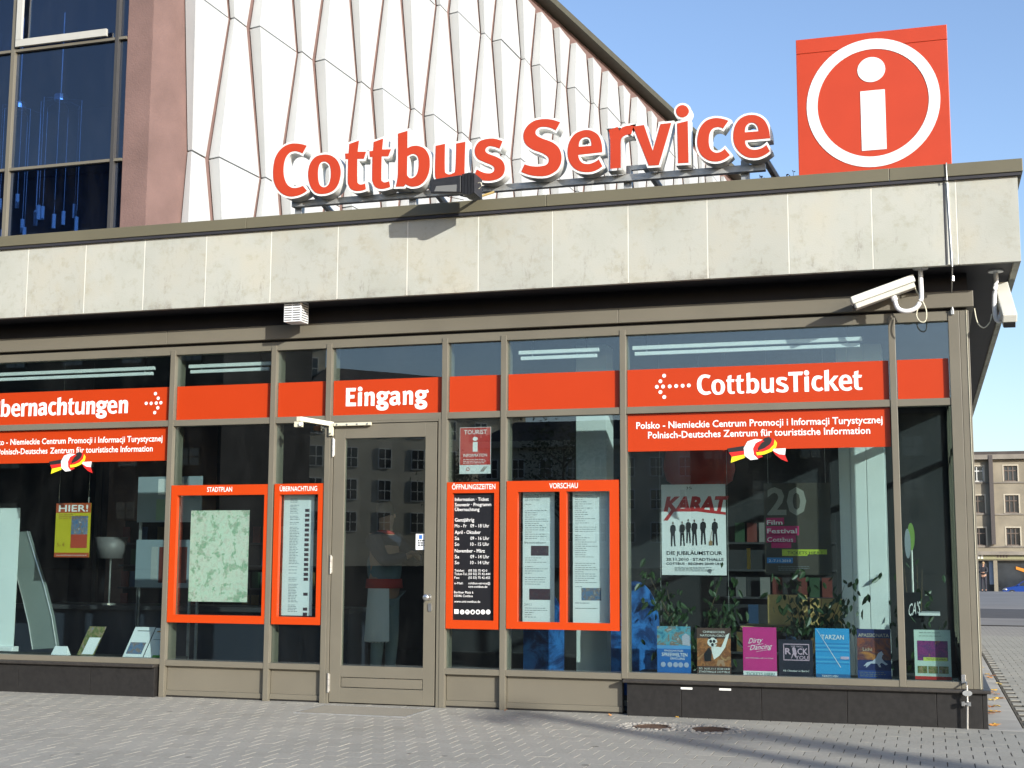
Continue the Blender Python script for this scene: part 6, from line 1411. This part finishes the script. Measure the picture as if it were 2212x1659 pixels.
# ================================================================== WHAT THE GLASS REFLECTS: the other side of the square
def block(name, label, x0, x1, y, depth, h, m, nwin, nrow, ww_, wh, roof=None, cat='building', group=None, z_first=2.0, step=None, turn=0.0):
    x1 = x0+(x1-x0)/math.cos(R(turn)); t = thing(name, label, cat, (x0, y, 0), group); t.rotation_euler.z = R(-turn); b = MB()
    b.box(x0, x1, y-depth, y, 0, h); b.build('wall', m, t)
    step = step or (h-z_first-1.5)/nrow
    for i in range(nwin):
        x = x0+(x1-x0)*(i+.5)/nwin
        for j in range(nrow):
            z = z_first+j*step
            f = MB().box(x-ww_/2-.15, x+ww_/2+.15, y+.001, y+.14, z-.15, z+wh+.15).build('window', M['winframe'] if m is M['opp'] else m, t)
            MB().box(x-ww_/2, x+ww_/2, y+.141, y+.16, z, z+wh).build('pane', M['winglass'], f)
            MB().box(x-.06, x+.06, y+.161, y+.18, z, z+wh).box(x-ww_/2, x+ww_/2, y+.161, y+.18, z+wh*.45, z+wh*.45+.12).build('glazing_bar', M['winframe'] if m is M['opp'] else m, f)
    MB().box(x0-.6, x1+.6, y-depth, y+.7, h, h+.9).build('cornice', m, t)
    if roof: MB().hexa([(x0-.6, y+.7, h+.9), (x1+.6, y+.7, h+.9), (x1+.6, y-depth, h+.9), (x0-.6, y-depth, h+.9)], [(x0+roof, y-roof, h+.9+roof*.75), (x1-roof, y-roof, h+.9+roof*.75), (x1-roof, y-depth+roof, h+.9+roof*.75), (x0+roof, y-depth+roof, h+.9+roof*.75)]).build('roof', M['opp_roof'], t)
    return t
YO = -150.0; YV = 2*YG-YO
def ox_(x, y=950): return at(x, y, YV).x
def oz_(y, x=850): return at(x, y, YV).z
block('corner_tower', 'tall olive rendered corner tower across the square with narrow windows', ox_(478), ox_(640), YO+4, 16, oz_(735, 560), M['opp'], 4, 6, 1.8, 2.9, None, z_first=4.5, step=4.6, turn=48)
block('apartment_block', 'long olive rendered block across the square with tiled roof', ox_(645), ox_(1010), YO, 18, oz_(860, 850), M['opp'], 7, 4, 1.9, 2.7, 7, z_first=5.0, step=4.6, turn=48)
block('low_block', 'low olive rendered block across the square beyond the trees', ox_(1015), ox_(1500), YO-4, 16, oz_(960, 1200), M['opp'], 8, 3, 1.5, 2.4, 4, z_first=3.5, step=4.3)
block('office_tower', 'tall dark stone office building across the square at the left', at(-900, 950, 2*YG+95).x, at(478, 950, 2*YG+95).x, -95, 20, 44, M['tower_dark'], 12, 7, 2.2, 1.6, None, z_first=5, step=5.2)
block('shop_block', 'dark low shop block across the square at the right', at(1490, 950, 2*YG+110).x, at(2500, 950, 2*YG+110).x, -110, 20, 15, M['tower_dark'], 9, 3, 1.8, 1.8, None, z_first=3, step=4.0)
def tree(label, x, y, h, seed, n=1500):
    rr = random.Random(seed); t = thing('square_tree', label, 'tree', (x, y, 0), 'trees across the square')
    b = MB(); b.tube([(x, y, 0), (x+.1, y, h*.25), (x, y+.1, h*.5), (x+.1, y, h*.85)], .3, 8, taper=[.32, .25, .17, .04]); cl_ = []
    for k in range(11):
        a = rr.uniform(0, 6.28); z = h*rr.uniform(.28, .8); L = h*.24*rr.uniform(.6, 1); e = Vector((x+math.cos(a)*L, y+math.sin(a)*L, z+L*.5)); b.tube([(x, y, z), tuple((Vector((x, y, z))+e)/2+Vector((0, 0, .2))), tuple(e)], .08, 5, taper=[.10, .06, .02]); cl_.append(e)
    cl_ += [Vector((x+rr.gauss(0, h*.07), y+rr.gauss(0, h*.07), h*rr.uniform(.6, .97))) for _ in range(8)]
    b.build('trunk', M['bark'], t); f = MB()
    for k in range(n):
        c = rr.choice(cl_)+Vector((rr.gauss(0, h*.075), rr.gauss(0, h*.075), rr.gauss(0, h*.06))); s = rr.uniform(.10, .24); u = Vector((rr.gauss(0, 1), rr.gauss(0, 1), rr.gauss(0, 1))).normalized(); v = u.orthogonal().normalized()
        f.add([c-u*s, c+v*s*.6, c+u*s, c-v*s*.6], [(0, 1, 2, 3)])
    f.build('crown', M['foliage'], t)['kind'] = 'stuff'
tree('dense dark tree across the square, left of the other', at(975, 950, 2*YG+100).x, -100, 11, 1); tree('dense dark tree across the square, right of the other', at(1215, 950, 2*YG+95).x, -95, 13, 2); 
# two lamp posts in the square behind the lens; their long soft shadows cross the pavement
for k, (tx, ty, hgt, rad, lb) in enumerate(((-3.2, 11.1, 8.0, .20, 'tall grey street lamp in the square, nearer one'), (-1.5, 10.6, 9.5, .32, 'tall grey street lamp in the square, farther one'))):
    Ls = (hgt)/math.tan(R(SUN_EL)); bx_, by_ = tx+Ls*math.sin(R(SUN_AZ)), ty-Ls*math.cos(R(SUN_AZ))
    t = thing('street_lamp', lb, 'street lamp', (bx_, by_, 0), 'street lamps in the square')
    MB().tube([(bx_, by_, 0), (bx_, by_, hgt)], rad, 10, taper=[rad, rad*.6]).build('post', M['galv'], t)
    MB().box(bx_-.15, bx_+.15, by_-.7, by_+.1, hgt, hgt+.12).build('lamp_head', M['galv'], t, bevel=.02)
print('pavers', len(vis), len(rest), 'panels', ncol)
